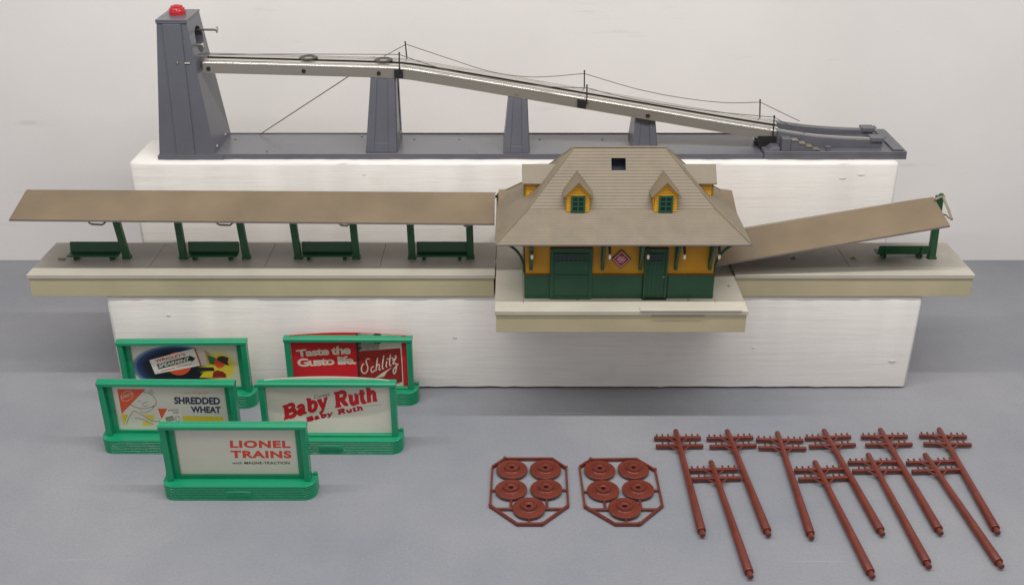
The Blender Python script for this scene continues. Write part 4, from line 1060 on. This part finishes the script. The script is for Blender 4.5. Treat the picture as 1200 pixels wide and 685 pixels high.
slab_word(cE, [Rc, uc, tc_, hc_], (604, 350), (58, -11), (-4, -30), 'p_crim', pE, 1, 12)
words(cE, 'Curtiss', ((444, 247), (550, 226), (542, 204), (438, 226)), 'p_dark', pE, 1, .0, .3)
strokes(cE, [[(780, 297), (830, 284), (898, 276)]], 1.6, 'p_blue', pE, 1)

# ================================================================== REEL SPRUES
def sprue(outline, centres, extra, loc, label):
    r = root('reel_sprue', loc, label, 'sprue', 'brown plastic reel sprues')
    ox, oy = loc[0], loc[1]; z = .0022
    g = MB(); n = len(outline); o = [(x - ox, y - oy) for x, y in outline]
    cxm = sum(p[0] for p in o) / n; cym = sum(p[1] for p in o) / n
    vs = []; fs = []
    for (x, y) in o:
        d = Vector((x - cxm, y - cym)).normalized() * .0014
        vs += [(x + d.x, y + d.y, z - .0016), (x + d.x * .7, y + d.y * .7, z + .0014), (x - d.x * .7, y - d.y * .7, z + .0014), (x - d.x, y - d.y, z - .0016)]
    for i in range(n):
        j = (i + 1) % n
        for k in range(4): fs.append((4 * i + k, 4 * j + k, 4 * j + (k + 1) % 4, 4 * i + (k + 1) % 4))
    g.add(vs, fs)
    for a, b in extra: g.tube([(a[0] - ox, a[1] - oy, z), (b[0] - ox, b[1] - oy, z)], .0013, 6)
    for (x, y) in centres:   # short gates from each disc to the nearest frame bar
        best = None
        for i in range(n):
            a = Vector(outline[i]); b = Vector(outline[(i + 1) % n]); q = Vector((x, y)); t = max(.05, min(.95, (q - a).dot(b - a) / (b - a).length_squared))
            c_ = a + (b - a) * t
            if best is None or (c_ - q).length < (best - q).length: best = c_
        g.tube([(x - ox, y - oy, z), (best.x - ox, best.y - oy, z)], .0011, 6)
    for i in range(0, n, 2):
        g.lathe([(.0016, 0), (.0016, .0016), (.0008, .0020)], (o[i][0], o[i][1], z + .0004), 10)
    g.build('runner', 'brown', r, bevel=.0003)
    for (x, y) in centres:
        g = MB(); R0 = .0146; tl = random.uniform(-.5, .5)
        g.lathe([(.0022, .0006), (R0 - .0004, .0006), (R0, .0012), (R0, .0030), (R0 - .0005, .0035), (.0078, .0037), (.0072, .0042), (.0070, .0064), (.0066, .0069), (.0052, .0069), (.0048, .0060), (.0030, .0056), (.0022, .0052), (.0022, .0006)], (0, 0, 0), 40)
        d = g.build('reel_disc', 'brown', r, loc=(x - ox, y - oy, 0)); d.rotation_euler = (R(random.uniform(-1.2, 1.2)), R(random.uniform(-1.2, 1.2)), 0); d.location.z = .0006
        g = MB(); g.lathe([(.0009, .0036), (.0007, .0040)], (0, -.0112, 0), 8); g.build('disc_mark', 'brown', d)
        g = MB(); g.lathe([(.0022, .0012), (.0021, .0018)], (0, 0, 0), 14); g.build('hub_hole', 'dark', d)
sprue([(-.0076, .8415), (.0374, .8415), (.0499, .8268), (.0493, .7706), (.0257, .7450), (.0037, .7450), (-.0202, .7706), (-.0193, .8284)],
      [(-.0009, .8232), (.0304, .8232), (-.0016, .7927), (.0304, .7935), (.0142, .7659)],
      [((-.0165, .7660), (.0142, .7659)), ((.0142, .7659), (.0450, .7660)), ((-.0016, .7927), (-.0016, .7660)), ((.0304, .7935), (.0304, .7660))],
      (.015, .793, 0), 'octagonal brown sprue with five reel discs, the one nearer the billboards')
sprue([(.0738, .8400), (.1173, .8410), (.1330, .8232), (.1333, .7706), (.1103, .7450), (.0889, .7450), (.0641, .7694), (.0626, .8284)],
      [(.0810, .8222), (.1125, .8232), (.0820, .7913), (.1138, .7927), (.0990, .7655)],
      [((.0670, .7650), (.099, .7655)), ((.099, .7655), (.1290, .7650)), ((.0820, .7913), (.0820, .7650)), ((.1138, .7927), (.1138, .7650))],
      (.098, .793, 0), 'octagonal brown sprue with five reel discs, the one nearer the telegraph poles')

# ================================================================== TELEGRAPH POLES
def pole_proto(label):
    r = root('telegraph_pole', (0, 0, 0), label, 'toy pole', 'brown toy telegraph poles laid on the table')
    Lp = .1595; z = .0040
    g = MB(); g.tube([(0, 0, z), (0, -.0006, z), (0, -.002, z), (0, -.03, z), (0, -.10, z), (0, -Lp + .0065, z), (0, -Lp + .0060, z)], [.0016, .0024, .0027, .0028, .0034, .0039, .0036], 14)
    g.build('shaft', 'brown', r)
    g = MB(); g.tube([(0, -Lp + .0062, z), (0, -Lp + .0005, z), (0, -Lp, z)], [.0024, .0024, .0019], 12); g.build('peg', 'brown', r)
    for k, ya in enumerate((-.0128, -.0262)):
        xo = 0
        g = MB(); g.box(-.0229, .0229, ya - .0018, ya + .0014, z - .0022, z + .0014); a = g.build('crossarm', 'brown', r, bevel=.0004)
        g = MB()
        for x in ((-.0200, -.0145, -.0088, .0088, .0145, .0200) if k == 0 else (-.0160, -.0105, .0105, .0160)):
            g.tube([(x, ya + .0004, z + .0010), (x, ya + .0026, z + .0012), (x, ya + .0036, z + .0013), (x, ya + .0042, z + .0013)], [.0008, .0008, .0011, .0006], 8)
        g.build('insulator_pins', 'brown', a)
        for s in (-1, 1):
            g = MB(); g.tube([(s * .0105, ya - .0002, z + .0008), (s * .0014, ya - .0105, z + .0008)], .0010, 6); g.build('brace', 'brown', r)
    return r
poles = [
    ((.1605, .8866), -.61, 'pole at the far left of the back row, nearest the reel sprues'),
    ((.2112, .8866), -2.67, 'pole second from the left in the back row'),
    ((.2600, .8830), 2.0, 'pole third from the left in the back row'),
    ((.3068, .8874), -3.4, 'pole fourth from the left in the back row, leaning towards the lower right'),
    ((.3628, .8889), -1.34, 'pole fifth from the left in the back row, second from its right end'),
    ((.4212, .8896), 2.02, 'pole at the far right end of the back row'),
    ((.1867, .8345), -2.23, 'pole leftmost of the four lying nearer the camera'),
    ((.2845, .8345), -2.63, 'pole second from the left of the four lying nearer the camera'),
    ((.3383, .8466), -1.25, 'pole third from the left of the four lying nearer the camera'),
    ((.3925, .8466), -3.21, 'pole rightmost of the four lying nearer the camera'),
]
p0 = None
for i, (xy, deg, lab) in enumerate(poles):
    if p0 is None: p0 = o = pole_proto(lab)
    else: o = copy_tree(p0)
    o['label'] = 'brown telegraph ' + lab
    o.location = (xy[0], xy[1], 0); o.rotation_euler.z = R(-deg)
    o.rotation_euler.z = R(-deg)
